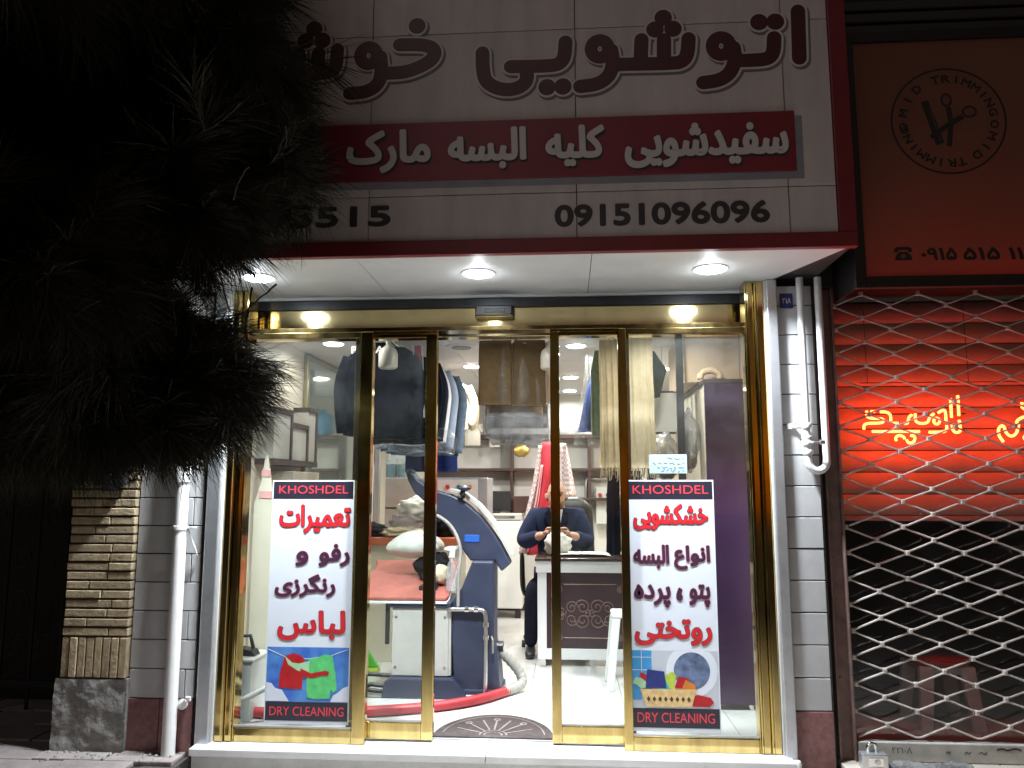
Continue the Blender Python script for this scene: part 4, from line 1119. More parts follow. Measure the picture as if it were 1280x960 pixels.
hang((-1.03, 1.12), [(2.0, .20, 0), (1.93, .24, .02), (1.84, .20, .04)], .10, 6, .03, 3, wavy=.02).build('film', 'plastic_film', t, smooth=True)

# milk jugs hung up as lamps shades / holders
def jug(x, y, z0, h, label):
    t = thing('plastic_jug', label, 'jug', (x, y, z0), 'hanging plastic jugs')
    r = h * .335
    MB().lathe((x, y, z0), [(r * .82, 0), (r, .012), (r, h * .52), (r * .86, h * .66), (r * .45, h * .78), (r * .26, h * .84), (r * .26, h * .95)], 22).build('bottle', 'jug', t, smooth=True, sharp=60)
    MB().lathe((x, y, z0 + h * .95), [(r * .32, 0), (r * .32, h * .06)], 14).build('cap', 'plastic_white', t)
    MB().tube([(x, y, z0 + h), (x, y, 2.639)], .002, 5).build('cord', 'plastic_white', t)
jug(-1.15, .60, 2.355, .185, 'milky plastic jug hanging in front of the dark jackets')
jug(-.105, .92, 2.385, .195, 'milky plastic jug hanging beside the bagged trousers')
jug(-1.02, 4.1, 2.03, .26, 'milky plastic jug hanging before the back wall')

# ------------------------------------------------------------------ bagged trousers in the middle
t = thing('bagged_trousers', 'brown trousers folded over hangers in clear plastic above the doorway', 'trousers', (-.34, 1.0, 1.9))
for x, y, hw, zb, m, s in ((-.485, .97, .116, 2.15, 'cloth_brown', 1), (-.250, .975, .116, 2.14, 'cloth_brown', 2), (-.36, 1.06, .20, 2.08, 'cloth_tan', 3), (-.15, 1.05, .055, 2.17, 'cloth_peach', 4), (-.34, 1.12, .215, 2.0, 'cloth_taupe', 5)):
    hang((x, y), [(2.60, hw * .96, 0), (zb, hw, 0)], .022, 2, .008, s, n=40, rows=16).build('trouser_leg', m, t, smooth=True)
for y in (.97, 1.06, 1.12): hanger(t, -.34, y, 2.60, .2)
hang((-.34, 1.05), [(2.62, .17, 0), (2.56, .225, 0), (2.2, .235, 0), (1.99, .235, 0), (1.94, .215, 0)], .125, 7, .022, 9, n=80, rows=40, wavy=.02).build('plastic_cover', 'plastic_film', t, smooth=True)
hang((-.34, 1.06), [(2.10, .215, 0), (2.0, .225, 0), (1.93, .215, .01), (1.90, .19, .02)], .10, 9, .03, 4, n=80, rows=20, wavy=.025).build('plastic_tail', 'plastic_haze', t, smooth=True)

# ------------------------------------------------------------------ right rail: curtains and garments
def curtain(x, y, hw, zt, zb, m, label, seed, folds=9, fringe=True):
    t = thing('folded_curtain', label, 'curtain', (x, y, zb), 'clothes on the curtain rail')
    hang((x, y), [(zt, hw * .95, 0), (zb + .08, hw * 1.02, .005), (zb + (.06 if fringe else 0), hw * .98, .005)], .05, folds, .011, seed, n=110, rows=22).build('cloth', m, t, smooth=True)
    if fringe:
        b = MB(); n_ = int(hw * 260)
        for k in range(n_):
            q_ = 2 * math.pi * k / n_; px_ = x + hw * .95 * math.cos(q_); py_ = y + .05 * math.sin(q_)
            L = random.uniform(.05, .10)
            b.tube([(px_, py_, zb + .075), (px_ + random.uniform(-.008, .008), py_ + random.uniform(-.01, .01), zb + .07 - L * .5), (px_ + random.uniform(-.015, .015), py_, zb + .065 - L)], .004, 5)
        b.build('fringe', m, t, smooth=True)
    MB().tube([(x - hw, y, zt), (x + hw, y, zt)], .007, 6).tube([(x, y, zt), (x, y, zt + .03)], .003, 6).build('hanger', 'steel', t)
curtain(.300, .98, .072, 2.59, 1.66, 'cloth_beige', 'narrow folded beige curtain with fringed hem, next to the green garment', 1, 6)
curtain(.485, .95, .108, 2.59, 1.655, 'cloth_cream', 'wide folded cream curtain with fringed hem behind the glass', 2, 9)
t = thing('green_garment', 'olive green garment hanging between the blue one and the curtain', 'garment', (.24, 1.2, 1.9), 'clothes on the curtain rail')
hang((.262, 1.15), [(2.55, .055, 0), (2.4, .075, -.01), (1.95, .07, -.015)], .06, 3, .012, 5).build('cloth', 'cloth_green', t, smooth=True); hanger(t, .262, 1.15, 2.55, .05)
t = thing('blue_garment', 'royal blue garment in clear plastic at the end of the curtain rail', 'garment', (.2, 1.45, 1.95), 'clothes on the curtain rail')
hang((.215, 1.45), [(2.5, .03, .03), (2.3, .06, 0), (2.0, .095, -.035)], .07, 3, .014, 6).build('cloth', 'cloth_blue', t, smooth=True)
hang((.205, 1.45), [(2.57, .03, -.02), (2.3, .08, 0), (1.90, .12, -.03)], .10, 5, .02, 3).build('plastic_cover', 'plastic_film', t, smooth=True); hanger(t, .23, 1.45, 2.52, .04)
t = thing('dark_green_garment', 'dark green garment slanting behind the cream curtain', 'garment', (.62, 1.25, 2.2), 'clothes on the curtain rail')
hang((.60, 1.2), [(2.55, .05, -.02), (2.42, .10, .02), (2.22, .07, -.02)], .05, 2, .012, 8, yaw=.3).build('cloth', 'cloth_dark_green', t, smooth=True); hanger(t, .60, 1.2, 2.55, .05)
for k, (x, y, m, lb) in enumerate(((.42, 2.2, 'cloth_navy', 'dark navy trousers hanging by the pressure gauge'), (.53, 2.05, 'black_cloth', 'black trousers hanging next to the navy pair by the gauge'))):
    t = thing('hanging_trousers', lb, 'trousers', (x, y, .95), 'trousers by the gauge')
    hang((x, y), [(1.72, .07, 0), (1.60, .085, 0), (.95, .075, -.03)], .035, 3, .014, 11 + k).build('legs', m, t, smooth=True); hanger(t, x, y, 1.74, .06)
    MB().tube([(x, y, 1.80), (x, y, 2.6)], .003, 5).build('drop_wire', 'steel', t)
t = thing('brown_garment', 'taupe garment hanging low behind the beige curtain', 'garment', (.30, 1.9, 1.70), 'clothes on the curtain rail')
hang((.34, 1.9), [(2.2, .05, 0), (1.75, .08, 0)], .05, 3, .012, 17).build('cloth', 'cloth_tan', t, smooth=True); hanger(t, .34, 1.9, 2.53, .05); MB().tube([(.34, 1.9, 2.2), (.34, 1.9, 2.5)], .004, 5).build('drop_wire', 'steel', t)

# ------------------------------------------------------------------ purple cabinet and its neighbours
t = thing('purple_cabinet', 'tall glossy purple cabinet against the peach wall', 'cabinet', (1.03, 1.2, FZ))
MB().box(.905, 1.162, .785, 1.70, .30, 2.262).build('carcass', 'cream', t, bevel=.003)
MB().box(.898, 1.166, .76, .784, .262, 2.262).build('door', 'purple', t, bevel=.003)
MB().box(.890, 1.168, .755, 1.72, 2.263, 2.288).build('top', 'brown_edge', t, bevel=.003)
for x, y in ((.93, .80), (1.13, .80), (.93, 1.65), (1.13, 1.65)): MB().lathe((x, y, FZ), [(.022, 0), (.022, .07)], 12).build('foot', 'chrome', t)
MB().box(.80, 1.166, .93, 1.72, 2.29, 2.638).build('bulkhead', 'peach_wall', t, bevel=.003)
b = MB().tube([(.955 + .065 * math.cos(R(a)), .85, 2.312 + .045 * math.sin(R(a))) for a in range(-15, 196, 15)], .022, 10)
single(b, 'cloth_roll', 'cloth_peach', 'bent beige padded roll lying on the purple cabinet', 'roll', smooth=True)
t = thing('side_rack', 'narrow dark rack of bagged laundry beside the purple cabinet', 'rack', (.72, 1.0, FZ))
for x, y in ((.756, .86), (.60, 1.35)): MB().box(x - .024, x + .024, y - .012, y + .012, FZ, 2.60).build('post', 'dark_rail', t, bevel=.003)
for z in (.7, 1.62): MB().box(.58, .885, .85, 1.36, z, z + .02).build('shelf', 'brown_edge', t)
MB().box(.865, .885, .86, 1.36, .72, 1.62).build('side', 'brown_edge', t)
b = crumple((.665, 1.02, 1.79), (.085, .09, .15), 2, .3, 4, flatten=1.642)
single(b, 'laundry_bag', 'plastic_haze', 'clear knotted laundry bag leaning on the rack post', 'bag', 'bagged laundry', smooth=True)
b = crumple((.665, 1.02, 1.77), (.065, .07, .115), 5, .3, 3, flatten=1.645)
single(b, 'folded_laundry', 'cloth_cream', 'cream laundry bundle inside the knotted bag', 'laundry', smooth=True)
b = crumple((.822, 1.0, 1.90), (.070, .08, .19), 3, .3, 4, flatten=1.642)
single(b, 'laundry_bag', 'plastic_haze', 'clear bulging laundry bag between the post and the purple cabinet', 'bag', 'bagged laundry', smooth=True)
b = crumple((.822, 1.0, 1.84), (.052, .06, .13), 8, .35, 3, flatten=1.645)
single(b, 'folded_laundry', 'bag_white', 'white laundry bundle inside the bulging bag', 'laundry', smooth=True)
# white shutter like boards above the rack
t = thing('wall_mirror', 'small tilted white framed mirror behind the curtains', 'mirror', (.72, 1.5, 2.0))
MB().box(.60, .84, 1.48, 1.50, 1.98, 2.30).build('frame', 'brown_edge', t, bevel=.004)
MB().box(.615, .825, 1.474, 1.479, 1.995, 2.285).build('pane', 'white_panel', t)
MB().tube([(.72, 1.49, 2.29), (.72, 1.49, 2.64)], .003, 5).build('wire', 'steel', t)

# ------------------------------------------------------------------ back wall: shelves, appliance, control box
t = thing('wall_shelves', 'white wall shelving with dark brown edges along the back wall', 'shelves', (-.35, 4.5, 1.2))
MB().box(-1.50, .55, 4.575, 4.598, 1.30, 2.14).build('back_panel', 'shelf_back', t)
for z, th in ((2.125, .045), (1.765, .03), (1.44, .03)): MB().box(-1.52, .56, 4.33, 4.574, z, z + th).build('shelf', 'brown_edge', t, bevel=.003)
for x in (-1.52, -.625, .24): MB().box(x, x + .03, 4.335, 4.574, 1.30, 2.124).build('upright', 'brown_edge', t, bevel=.002)
single(crumple((-1.25, 4.42, 2.30), (.13, .10, .16), 1, .3, 4, flatten=2.172), 'plastic_bag', 'bag_blue', 'bright blue plastic bag on the top shelf', 'bag', 'bags on the top shelf', smooth=True)
single(crumple((-1.05, 4.42, 2.235), (.12, .09, .08), 4, .3, 4, flatten=2.172), 'plastic_bag', 'bag_white', 'white plastic bag on the top shelf beside the blue one', 'bag', 'bags on the top shelf', smooth=True)
single(crumple((.02, 4.43, 2.215), (.20, .08, .05), 6, .2, 3, flatten=2.172), 'folded_sheet', 'plastic_haze', 'folded sheet in plastic lying on the top shelf', 'sheet', smooth=True)
single(MB().box(-.86, -.74, 4.36, 4.39, 2.03, 2.33).box(-.845, -.755, 4.355, 4.36, 2.20, 2.31), 'fuse_box', 'plastic_white', 'narrow white fuse box standing before the top shelf', 'box', bevel=.006)
single(crumple((-.455, 3.55, 1.95), (.075, .02, .06), 9, .18, 3).tube([(-.455, 3.55, 1.99), (-.455, 3.55, 2.64)], .002, 5), 'gold_pouch', 'gold_foil', 'shiny gold foil pouch hanging by the red blanket', 'pouch', smooth=True)
t = thing('chest_freezer', 'white top loading appliance by the back wall', 'appliance', (-.70, 4.15, FZ))
MB().box(-.93, -.47, 3.98, 4.32, .33, 1.235).build('body', 'plastic_white', t, bevel=.012)
MB().box(-.925, -.475, 3.97, 4.32, 1.236, 1.31).build('lid', 'press_grey', t, bevel=.012)
MB().box(-.80, -.55, 3.965, 3.97, 1.262, 1.285).build('badge', 'chrome', t)
for x in (-.88, -.52): MB().box(x - .03, x + .03, 4.0, 4.06, FZ, .33).build('foot', 'black_plastic', t)
t = thing('black_monitor', 'black flat screen set standing on the white appliance', 'monitor', (-.72, 4.15, 1.31))
MB().box(-.95, -.60, 4.12, 4.17, 1.335, 1.545).build('case', 'black_plastic', t, bevel=.008)
MB().box(-.93, -.62, 4.117, 4.12, 1.355, 1.53).build('screen', 'leather', t); MB().box(-.83, -.72, 4.05, 4.22, 1.311, 1.335).build('stand', 'black_plastic', t, bevel=.004)
single(MB().box(-.57, -.40, 4.10, 4.25, 1.312, 1.49), 'brown_box', 'brown_edge', 'small dark brown box beside the black monitor', 'box', bevel=.004)
b = MB().box(-2.05, .95, 4.52, 4.598, FZ, .36).box(-2.05, 1.16, 4.50, 4.598, .235, .25)
structure(b, 'skirting_board', 'brown_edge')
t = thing('control_box', 'white switch box with coloured buttons and steam gauge on the back wall', 'control box', (.41, 4.5, 1.17))
MB().box(.325, .50, 4.44, 4.595, 1.18, 1.58).build('case', 'plastic_white', t, bevel=.008)
for x, z, m in ((.37, 1.50, 'knob_red'), (.455, 1.50, 'black_plastic'), (.455, 1.33, 'black_plastic')): MB().lathe((x, 4.44, z), [(.022, 0), (.018, .025)], 14, 'y').build('button', m, t, smooth=True, sharp=40)
t = thing('steam_pipe', 'bare steel steam pipe with a round pressure gauge', 'pipe', (.3, 4.5, 1.25))
MB().tube(smoothline([(.22, 4.52, 1.20), (.22, 4.52, 1.66), (.24, 4.52, 1.68), (.44, 4.52, 1.68), (.46, 4.52, 1.70)], 1), .022, 12).build('tube', 'steel', t, smooth=True)
g = MB().lathe((.46, 4.47, 1.79), [(.065, 0), (.068, .02), (.062, .03)], 24, 'y').build('gauge', 'chrome', t, smooth=True, sharp=40)
MB().lathe((.46, 4.439, 1.79), [(.056, 0), (.056, .002)], 24, 'y').build('dial', 'paper', g)
MB().box(.457, .463, 4.434, 4.436, 1.79, 1.835).build('needle', 'black_plastic', g)

# red and white blanket hanging behind the man
mat('blanket_check', (.62, .58, .57), .85, var=.05)
nt = MATS['blanket_check'].node_tree; p_ = nt.nodes['Principled BSDF']
geo = nd(nt, 'ShaderNodeNewGeometry'); ck = nd(nt, 'ShaderNodeTexChecker'); ck.inputs['Scale'].default_value = 42
ck.inputs['Color1'].default_value = (.62, .58, .57, 1); ck.inputs['Color2'].default_value = (.42, .30, .31, 1)
nt.links.new(geo.outputs['Position'], ck.inputs[0]); nt.links.new(ck.outputs[0], p_.inputs['Base Color'])
t = thing('hanging_blanket', 'red and white checked blanket hanging behind the seated man', 'blanket', (-.25, 3.2, .95))
def drape(edge_l, edge_r, y, seed, n=24, rows=26):
    def ev(E, z):
        for a, d in zip(E, E[1:]):
            if a[1] >= z >= d[1]: return a[0] + (d[0] - a[0]) * (a[1] - z) / max(1e-6, a[1] - d[1])
        return E[-1][0]
    def fn(u, v):
        zt = max(edge_l[0][1], edge_r[0][1]); zb = min(edge_l[-1][1], edge_r[-1][1])
        z = zt + (zb - zt) * v; x = ev(edge_l, z) * (1 - u) + ev(edge_r, z) * u
        return (x, y + .03 * math.sin(u * 8 + seed + v * 2) * (.3 + v) + .015 * noise.noise(Vector((x * 8, z * 4, seed))), z)
    return MB().grid(fn, n, rows)
drape([(-.27, 2.0), (-.33, 1.6), (-.43, 1.2), (-.46, .95)], [(-.21, 2.0), (-.22, 1.7), (-.28, 1.4), (-.36, .95)], 3.25, 1).build('check_panel', 'blanket_check', t, smooth=True, solid=.008)
drape([(-.23, 2.02), (-.26, 1.6), (-.33, 1.25), (-.38, .95)], [(-.09, 2.02), (-.10, 1.6), (-.12, 1.25), (-.15, .95)], 3.20, 2).build('red_panel', 'cloth_red', t, smooth=True, solid=.008)
drape([(-.10, 2.0), (-.11, 1.5)], [(.0, 2.0), (.09, 1.52)], 3.24, 3).build('check_panel', 'blanket_check', t, smooth=True, solid=.008)
b = MB(); b = drape([(-.245, 1.8), (-.30, 1.45), (-.37, 1.15), (-.42, .98)], [(-.225, 1.8), (-.27, 1.45), (-.33, 1.15), (-.37, .98)], 3.175, 2); b.build('pale_stripe', 'pink_board', t, smooth=True, solid=.006)
MB().tube([(-.16, 3.22, 2.02), (-.16, 3.22, 2.64)], .004, 6).tube([(-.28, 3.22, 2.0), (.0, 3.22, 2.0)], .008, 6).build('hanging_bar', 'steel', t)

# ================================================================== boiler, counter and steam press
t = thing('boiler_cabinet', 'grey sheet metal boiler cabinet with a white control face', 'boiler', (-1.2, 2.8, FZ))
MB().box(-1.62, -1.165, 2.60, 3.1, FZ, 1.672).build('body', 'press_grey', t, bevel=.006)
MB().box(-1.164, -.70, 2.62, 3.1, FZ, 1.672).build('side_body', 'aluminium', t, bevel=.006)
fp = MB().box(-1.15, -.79, 2.612, 2.619, 1.36, 1.655).build('control_face', 'plastic_white', t, bevel=.003)
for i, m in enumerate(('knob_red', 'knob_teal', 'knob_orange')):
    MB().lathe((-1.06 + i * .10, 2.612, 1.59), [(.020, 0), (.017, .022)], 14, 'y').build('knob', m, t, smooth=True, sharp=40)
    MB().lathe((-1.06 + i * .10, 2.612, 1.50), [(.015, 0), (.012, .02)], 12, 'y').build('switch', 'knob_teal' if i else 'plastic_white', t, smooth=True, sharp=40)
MB().box(-1.615, -1.17, 2.595, 2.60, 1.40, 1.41).build('seam', 'dark_rail', t)
for x, m, cm, lb in ((-1.655 + .06, 'liquid_blue', 'cap_blue', 'clear bottle of blue liquid with a blue cap'), (-1.49, 'liquid_teal', 'cap_brown', 'clear bottle of teal liquid with a brown cap')):
    t = thing('detergent_bottle', lb, 'bottle', (x, 2.72, 1.673), 'bottles on the boiler')
    MB().lathe((x, 2.72, 1.673), [(.048, 0), (.052, .01), (.052, .17), (.045, .20), (.022, .225), (.020, .25)], 18).build('flask', 'bottle_clear', t, smooth=True, sharp=50)
    MB().lathe((x, 2.72, 1.676), [(.046, 0), (.049, .01), (.049, .12), (.046, .122)], 18).build('liquid', m, t, smooth=True, sharp=50)
    MB().lathe((x, 2.72, 1.922), [(.025, 0), (.025, .035), (.018, .045)], 14).build('cap', cm, t, smooth=True, sharp=40)
t = thing('white_column', 'white boxed pipe column beside the boiler', 'column', (-1.74, 2.5, FZ))
MB().box(-1.80, -1.69, 2.42, 2.52, FZ, 2.638).build('casing', 'white_panel', t, bevel=.01)
MB().box(-1.685, -1.64, 2.44, 2.50, FZ, 2.638).build('pipe_cover', 'aluminium', t, bevel=.01)

t = thing('work_counter', 'cream work counter with an orange red top behind the press', 'counter', (-1.2, 2.2, FZ))
MB().box(-1.85, -.80, 1.92, 2.50, FZ, 1.13).build('body', 'cream', t, bevel=.004)
MB().box(-1.87, -.78, 1.89, 2.52, 1.131, 1.19).build('top', 'orange_top', t, bevel=.006)
for lb, c, r, s, m in (('crinkled white plastic pillow bag on the orange counter', (-1.22, 2.12, 1.41), (.17, .10, .09), 2, 'bag_white'), ('clear plastic tray bag under the white pillow bag', (-1.30, 2.05, 1.29), (.13, .10, .09), 3, 'plastic_haze'),
                          ('heap of pale cloth at the edge of the orange counter', (-1.33, 2.0, 1.225), (.16, .09, .045), 5, 'cloth_cream'), ('black shoe bag lying on the orange counter', (-1.60, 2.05, 1.235), (.12, .10, .06), 6, 'black_cloth'),
                          ('dark cloth heap next to the press arm on the counter', (-.98, 2.08, 1.26), (.13, .10, .10), 7, 'black_cloth'), ('crumpled grey cloth bundle on the counter', (-1.02, 2.15, 1.36), (.10, .08, .08), 9, 'cloth_grey')):
    nm = 'cloth_heap' if 'cloth' in lb else 'plastic_bag'
    single(crumple(c, r, s, .35, 4, 2.4, flatten=1.1925), nm, m, lb, 'cloth' if nm == 'cloth_heap' else 'bag', 'things on the orange counter', smooth=True)
t = thing('plant_pot', 'small pot with yellow green leaves on the counter', 'plant', (-1.80, 2.0, 1.19))
MB().lathe((-1.80, 2.0, 1.192), [(.035, 0), (.05, .08), (.054, .085)], 16).build('pot', 'press_grey', t, smooth=True, sharp=40)
b = MB()
for k in range(26):
    a = random.uniform(0, 6.28); r = random.uniform(.01, .06); z = 1.29 + random.uniform(0, .09); x, y = -1.80 + r * math.cos(a), 2.0 + r * math.sin(a)
    b.add([(x, y, z), (x + .02 * math.cos(a + 1), y + .02 * math.sin(a + 1), z + .012), (x + .035 * math.cos(a), y + .035 * math.sin(a), z + .004), (x + .02 * math.cos(a - 1), y + .02 * math.sin(a - 1), z + .012)], [(0, 1, 2, 3)])
b.build('leaves', 'pic_yellow', t)

# ------------------------------------------------------------------ the press
t = thing('steam_press', 'dark blue utility steam press with a curved arm and red padded buck', 'press', (-.8, 1.1, FZ))
arm = [(-1.105, 1.70), (-1.085, 1.715), (-1.06, 1.70), (-1.02, 1.645), (-.955, 1.600), (-.90, 1.572), (-.80, 1.545), (-.72, 1.512), (-.655, 1.462), (-.585, 1.402), (-.515, 1.318), (-.452, 1.225), (-.405, 1.14), (-.375, 1.085),
       (-.440, 1.030), (-.470, 1.075), (-.478, 1.10), (-.65, 1.10), (-.695, 1.16), (-.745, 1.235), (-.81, 1.33), (-.87, 1.40), (-.955, 1.48), (-1.04, 1.555), (-1.085, 1.635)]
MB().prism(arm, .98, 1.12).build('arm', 'press_blue', t, bevel=.012)
col = [(-.63, 1.105), (-.485, 1.105), (-.485, .56), (-.462, .50), (-.44, .265), (-.745, .265), (-.765, .60), (-.765, .84), (-.70, .93), (-.665, 1.02)]
MB().prism(col, .93, 1.22).build('column', 'press_blue', t, bevel=.014)
MB().box(-.77, -.43, .92, 1.24, FZ, .285).build('column_foot', 'press_blue', t, bevel=.01)
cov = [(-.80, 1.562), (-.70, 1.53), (-.60, 1.455), (-.51, 1.352), (-.44, 1.25), (-.385, 1.145), (-.372, 1.125), (-.362, 1.14), (-.425, 1.265), (-.495, 1.372), (-.585, 1.475), (-.69, 1.555), (-.79, 1.585)]
MB().prism(cov, .97, 1.13).build('arm_pad', 'press_grey', t, bevel=.004)
MB().box(-.69, -.59, .975, .98, 1.225, 1.272).build('maker_plate', 'cap_blue', t, bevel=.002)
k_ = MB().tube([(-.70, .96, 1.52), (-.705, .94, 1.55), (-.69, .92, 1.575)], .016, 8).build('lever', 'black_plastic', t, smooth=True)
MB().lathe((-.685, .92, 1.575), [(.012, -.01), (.042, .0), (.044, .012), (.02, .026)], 16).build('hand_wheel', 'press_blue', k_, smooth=True, sharp=50)
MB().tube([(-1.075, .98, 1.69), (-1.06, .93, 1.705), (-1.03, .92, 1.69)], .013, 8).build('handle', 'press_blue', t, smooth=True)
# lower cabinet, buck and board
MB().box(-1.16, -.785, .92, 1.35, .365, .80).build('cabinet', 'press_grey', t, bevel=.004)
MB().box(-.784, -.768, .925, 1.34, .37, .80).build('cabinet_side', 'press_grey', t)
MB().box(-1.19, -.766, .905, 1.36, .801, .838).build('cabinet_cap', 'press_blue', t, bevel=.008)
for x, z in ((-1.135, .42), (-1.135, .74), (-.81, .42), (-.81, .74)): MB().lathe((x, .92, z), [(.009, 0), (.007, .004)], 10, 'y').build('screw', 'steel', t)
MB().prism([(-1.20, .335), (-1.22, FZ), (-.64, FZ), (-.70, .31), (-.75, .36), (-1.15, .36)], .88, 1.38).build('plinth', 'press_blue', t, bevel=.012)
bk = [(-1.43, .90, .868), (-.80, .90, .868), (-.785, .94, .885), (-.80, 1.45, 1.045), (-.86, 1.52, 1.06), (-1.42, 1.50, 1.055), (-1.38, 1.36, 1.015), (-1.43, 1.20, .965)]
n_ = len(bk); b = MB().add(bk + [(p[0], p[1], p[2] - .022) for p in bk], [list(range(n_)), list(range(2 * n_ - 1, n_ - 1, -1))] + [(i, i + n_, (i + 1) % n_ + n_, (i + 1) % n_) for i in range(n_)])
b.build('buck_top', 'buck_red', t, bevel=.006)
ctr = Vector((-1.1, 1.2, .95)); bk2 = [tuple(ctr + (Vector(p) - ctr) * 1.015 - Vector((0, 0, .026))) for p in bk]
b = MB().add(bk2 + [(p[0], p[1], p[2] - .012) for p in bk2], [list(range(n_)), list(range(2 * n_ - 1, n_ - 1, -1))] + [(i, i + n_, (i + 1) % n_ + n_, (i + 1) % n_) for i in range(n_)])
b.build('buck_tray', 'plastic_white', t)
MB().box(-1.21, -1.185, .93, .96, .56, .86).build('strut', 'dark_rail', t, bevel=.003)
MB().box(-1.0, -.88, 1.0, 1.3, .838, .93).build('buck_post', 'dark_rail', t)
for k, (x0, x1, y, z) in enumerate(((-1.50, -1.18, 1.02, .32), (-1.40, -1.20, .95, .27), (-1.47, -1.22, .92, .245))):
    MB().tube([(x1, y, z + .02), ((x0 + x1) / 2, y, z + .03), (x0, y - .02, z)], [.014, .016, .02], 8).box(x0 - .06, x0 + .07, y - .05, y + .02, z - .008, z + .012).build('pedal', 'black_plastic', t, bevel=.004)
MB().tube(smoothline([(-.79, .90, .795), (-.60, .90, .795), (-.545, .90, .79), (-.535, .90, .74), (-.535, .90, .30), (-.545, .90, .25), (-.60, .90, .245), (-1.35, .90, .245)], 1), .014, 10).build('steam_line', 'steel', t, smooth=True)
b = MB()
for x, z, ax in ((-.66, .795, 'x'), (-.60, .795, 'x'), (-.535, .62, 'z'), (-.535, .70, 'z')): b.lathe((x, .90, z), [(.021, -.014), (.021, .014)], 12, ax)
b.build('pipe_fitting', 'chrome', t, smooth=True, sharp=40)
MB().tube(smoothline([(-.72, .91, .80), (-.72, .91, 1.05), (-.70, .92, 1.18), (-.76, .95, 1.32), (-.86, .96, 1.40), (-.95, .96, 1.42)], 2), .011, 8).build('flexible_line', 'hose_grey', t, smooth=True)
MB().tube([(-.50, .925, .62), (-.49, .90, .60), (-.49, .90, .52)], .007, 8).build('drain_cock', 'steel', t)
t = thing('duct_hose', 'thick grey corrugated hose curving out of the press foot', 'hose', (-.4, 1.2, FZ))
pts = smoothline([(-.46, 1.10, .50), (-.40, 1.12, .44), (-.33, 1.14, .36), (-.30, 1.12, .285), (-.36, 1.05, .266), (-.42, .98, .264)], 3)
MB().tube(pts, [.034 + .003 * math.cos(i * 1.9) for i in range(len(pts))], 14).build('tube', 'hose_grey', t, smooth=True)
MB().lathe((-.465, 1.10, .52), [(.04, -.03), (.04, .03)], 16, 'x').build('collar', 'black_plastic', t)
single(MB().tube(smoothline([(-.40, 1.0, .262), (-.45, .93, .262), (-.56, .775, .262), (-.81, .597, .262), (-1.24, .45, .262), (-1.7, .40, .262), (-2.0, .42, .262)], 3), .031, 14), 'suction_hose', 'hose_red', 'red rubber hose snaking over the white floor', 'hose', smooth=True)
# sack, cloth and spray bottle on the press
def sackf(u, v):
    a = 2 * math.pi * u; s = math.sin(math.pi * v) ** .62; x = -1.275 + .42 * v
    w = 1 + .06 * noise.noise(Vector((v * 6, math.cos(a) * 2, math.sin(a) * 2)))
    return (x, 1.18 + .12 * s * w * math.cos(a), 1.178 + .095 * s * w * math.sin(a) + .03 * math.sin(v * 2.5) - .012)
single(MB().grid(sackf, 36, 30, True), 'stuffed_sack', 'sack', 'stuffed off white pressing cushion lying on the red buck', 'cushion', smooth=True)
single(crumple((-.94, 1.20, 1.03), (.12, .09, .115), 3, .3, 4, flatten=.955), 'black_garment', 'black_cloth', 'crumpled black garment under the pressing cushion', 'garment', smooth=True)
single(crumple((-.86, 1.08, 1.0), (.06, .06, .06), 7, .35, 3, flatten=.94), 'pale_garment', 'cloth_cream', 'pale crumpled garment between the black one and the spray bottle', 'garment', smooth=True)
t = thing('spray_bottle', 'clear spray bottle with white trigger head on the press', 'bottle', (-.78, .97, .90))
MB().lathe((-.775, .985, .905), [(.04, 0), (.042, .01), (.040, .12), (.032, .17), (.015, .20), (.014, .22)], 16).build('flask', 'bottle_clear', t, smooth=True, sharp=50)
MB().prism([(-.795, 1.12), (-.755, 1.12), (-.75, 1.175), (-.72, 1.18), (-.72, 1.20), (-.80, 1.195), (-.825, 1.185), (-.825, 1.17), (-.79, 1.165)], .97, 1.0).build('trigger_head', 'plastic_white', t, bevel=.004)

# ------------------------------------------------------------------ left side of the shop
t = thing('dustpan', 'green plastic dustpan standing behind the pedals', 'dustpan', (-1.5, 1.6, FZ))
MB().prism([(-1.62, .26), (-1.40, .262), (-1.43, .30), (-1.55, .47), (-1.60, .47)], 1.58, 1.62).build('pan', 'green_plastic', t, bevel=.01)
MB().tube([(-1.58, 1.6, .45), (-1.60, 1.6, .75)], .012, 8).box(-1.62, -1.40, 1.50, 1.62, FZ + .002, .262).build('handle', 'pic_yellow', t)
t = thing('wall_mirror', 'tall wall mirror with dull gilt frame on the cream wall', 'mirror', (-2.045, 2.5, .9))
MB().box(-2.049, -2.035, 1.62, 3.36, .95, 2.60).build('glass', 'mirror', t)
for y in (1.58, 3.36): MB().box(-2.049, -2.015, y, y + .045, .92, 2.63).build('frame_bar', 'mirror_frame', t, bevel=.005)
for z in (.92, 2.60): MB().box(-2.0488, -2.016, 1.626, 3.359, z, z + .03).build('frame_bar', 'mirror_frame', t, bevel=.005)
t = thing('stair_reflection_boxes', 'stepped white boxes with dark brown edging, in place of a reflected staircase', 'cabinet', (-2.0, 1.0, 1.7))  # solid boxes built in place of a staircase seen in reflection
for k, (y0, y1, z0, z1) in enumerate(((.70, 1.03, 1.78, 2.09), (1.04, 1.37, 1.78, 2.01), (1.38, 1.57, 1.78, 2.15))):
    MB().box(-2.049, -1.93, y0, y1, z0, z1).build('box', 'press_grey', t, bevel=.003)
    MB().box(-2.049, -1.92, y0 - .002, y1 + .002, z1 + .0005, z1 + .035).build('edge', 'brown_edge', t)
    MB().box(-2.049, -1.92, y1 - .028, y1 + .004, z0, z1 - .0005).build('edge', 'brown_edge', t)
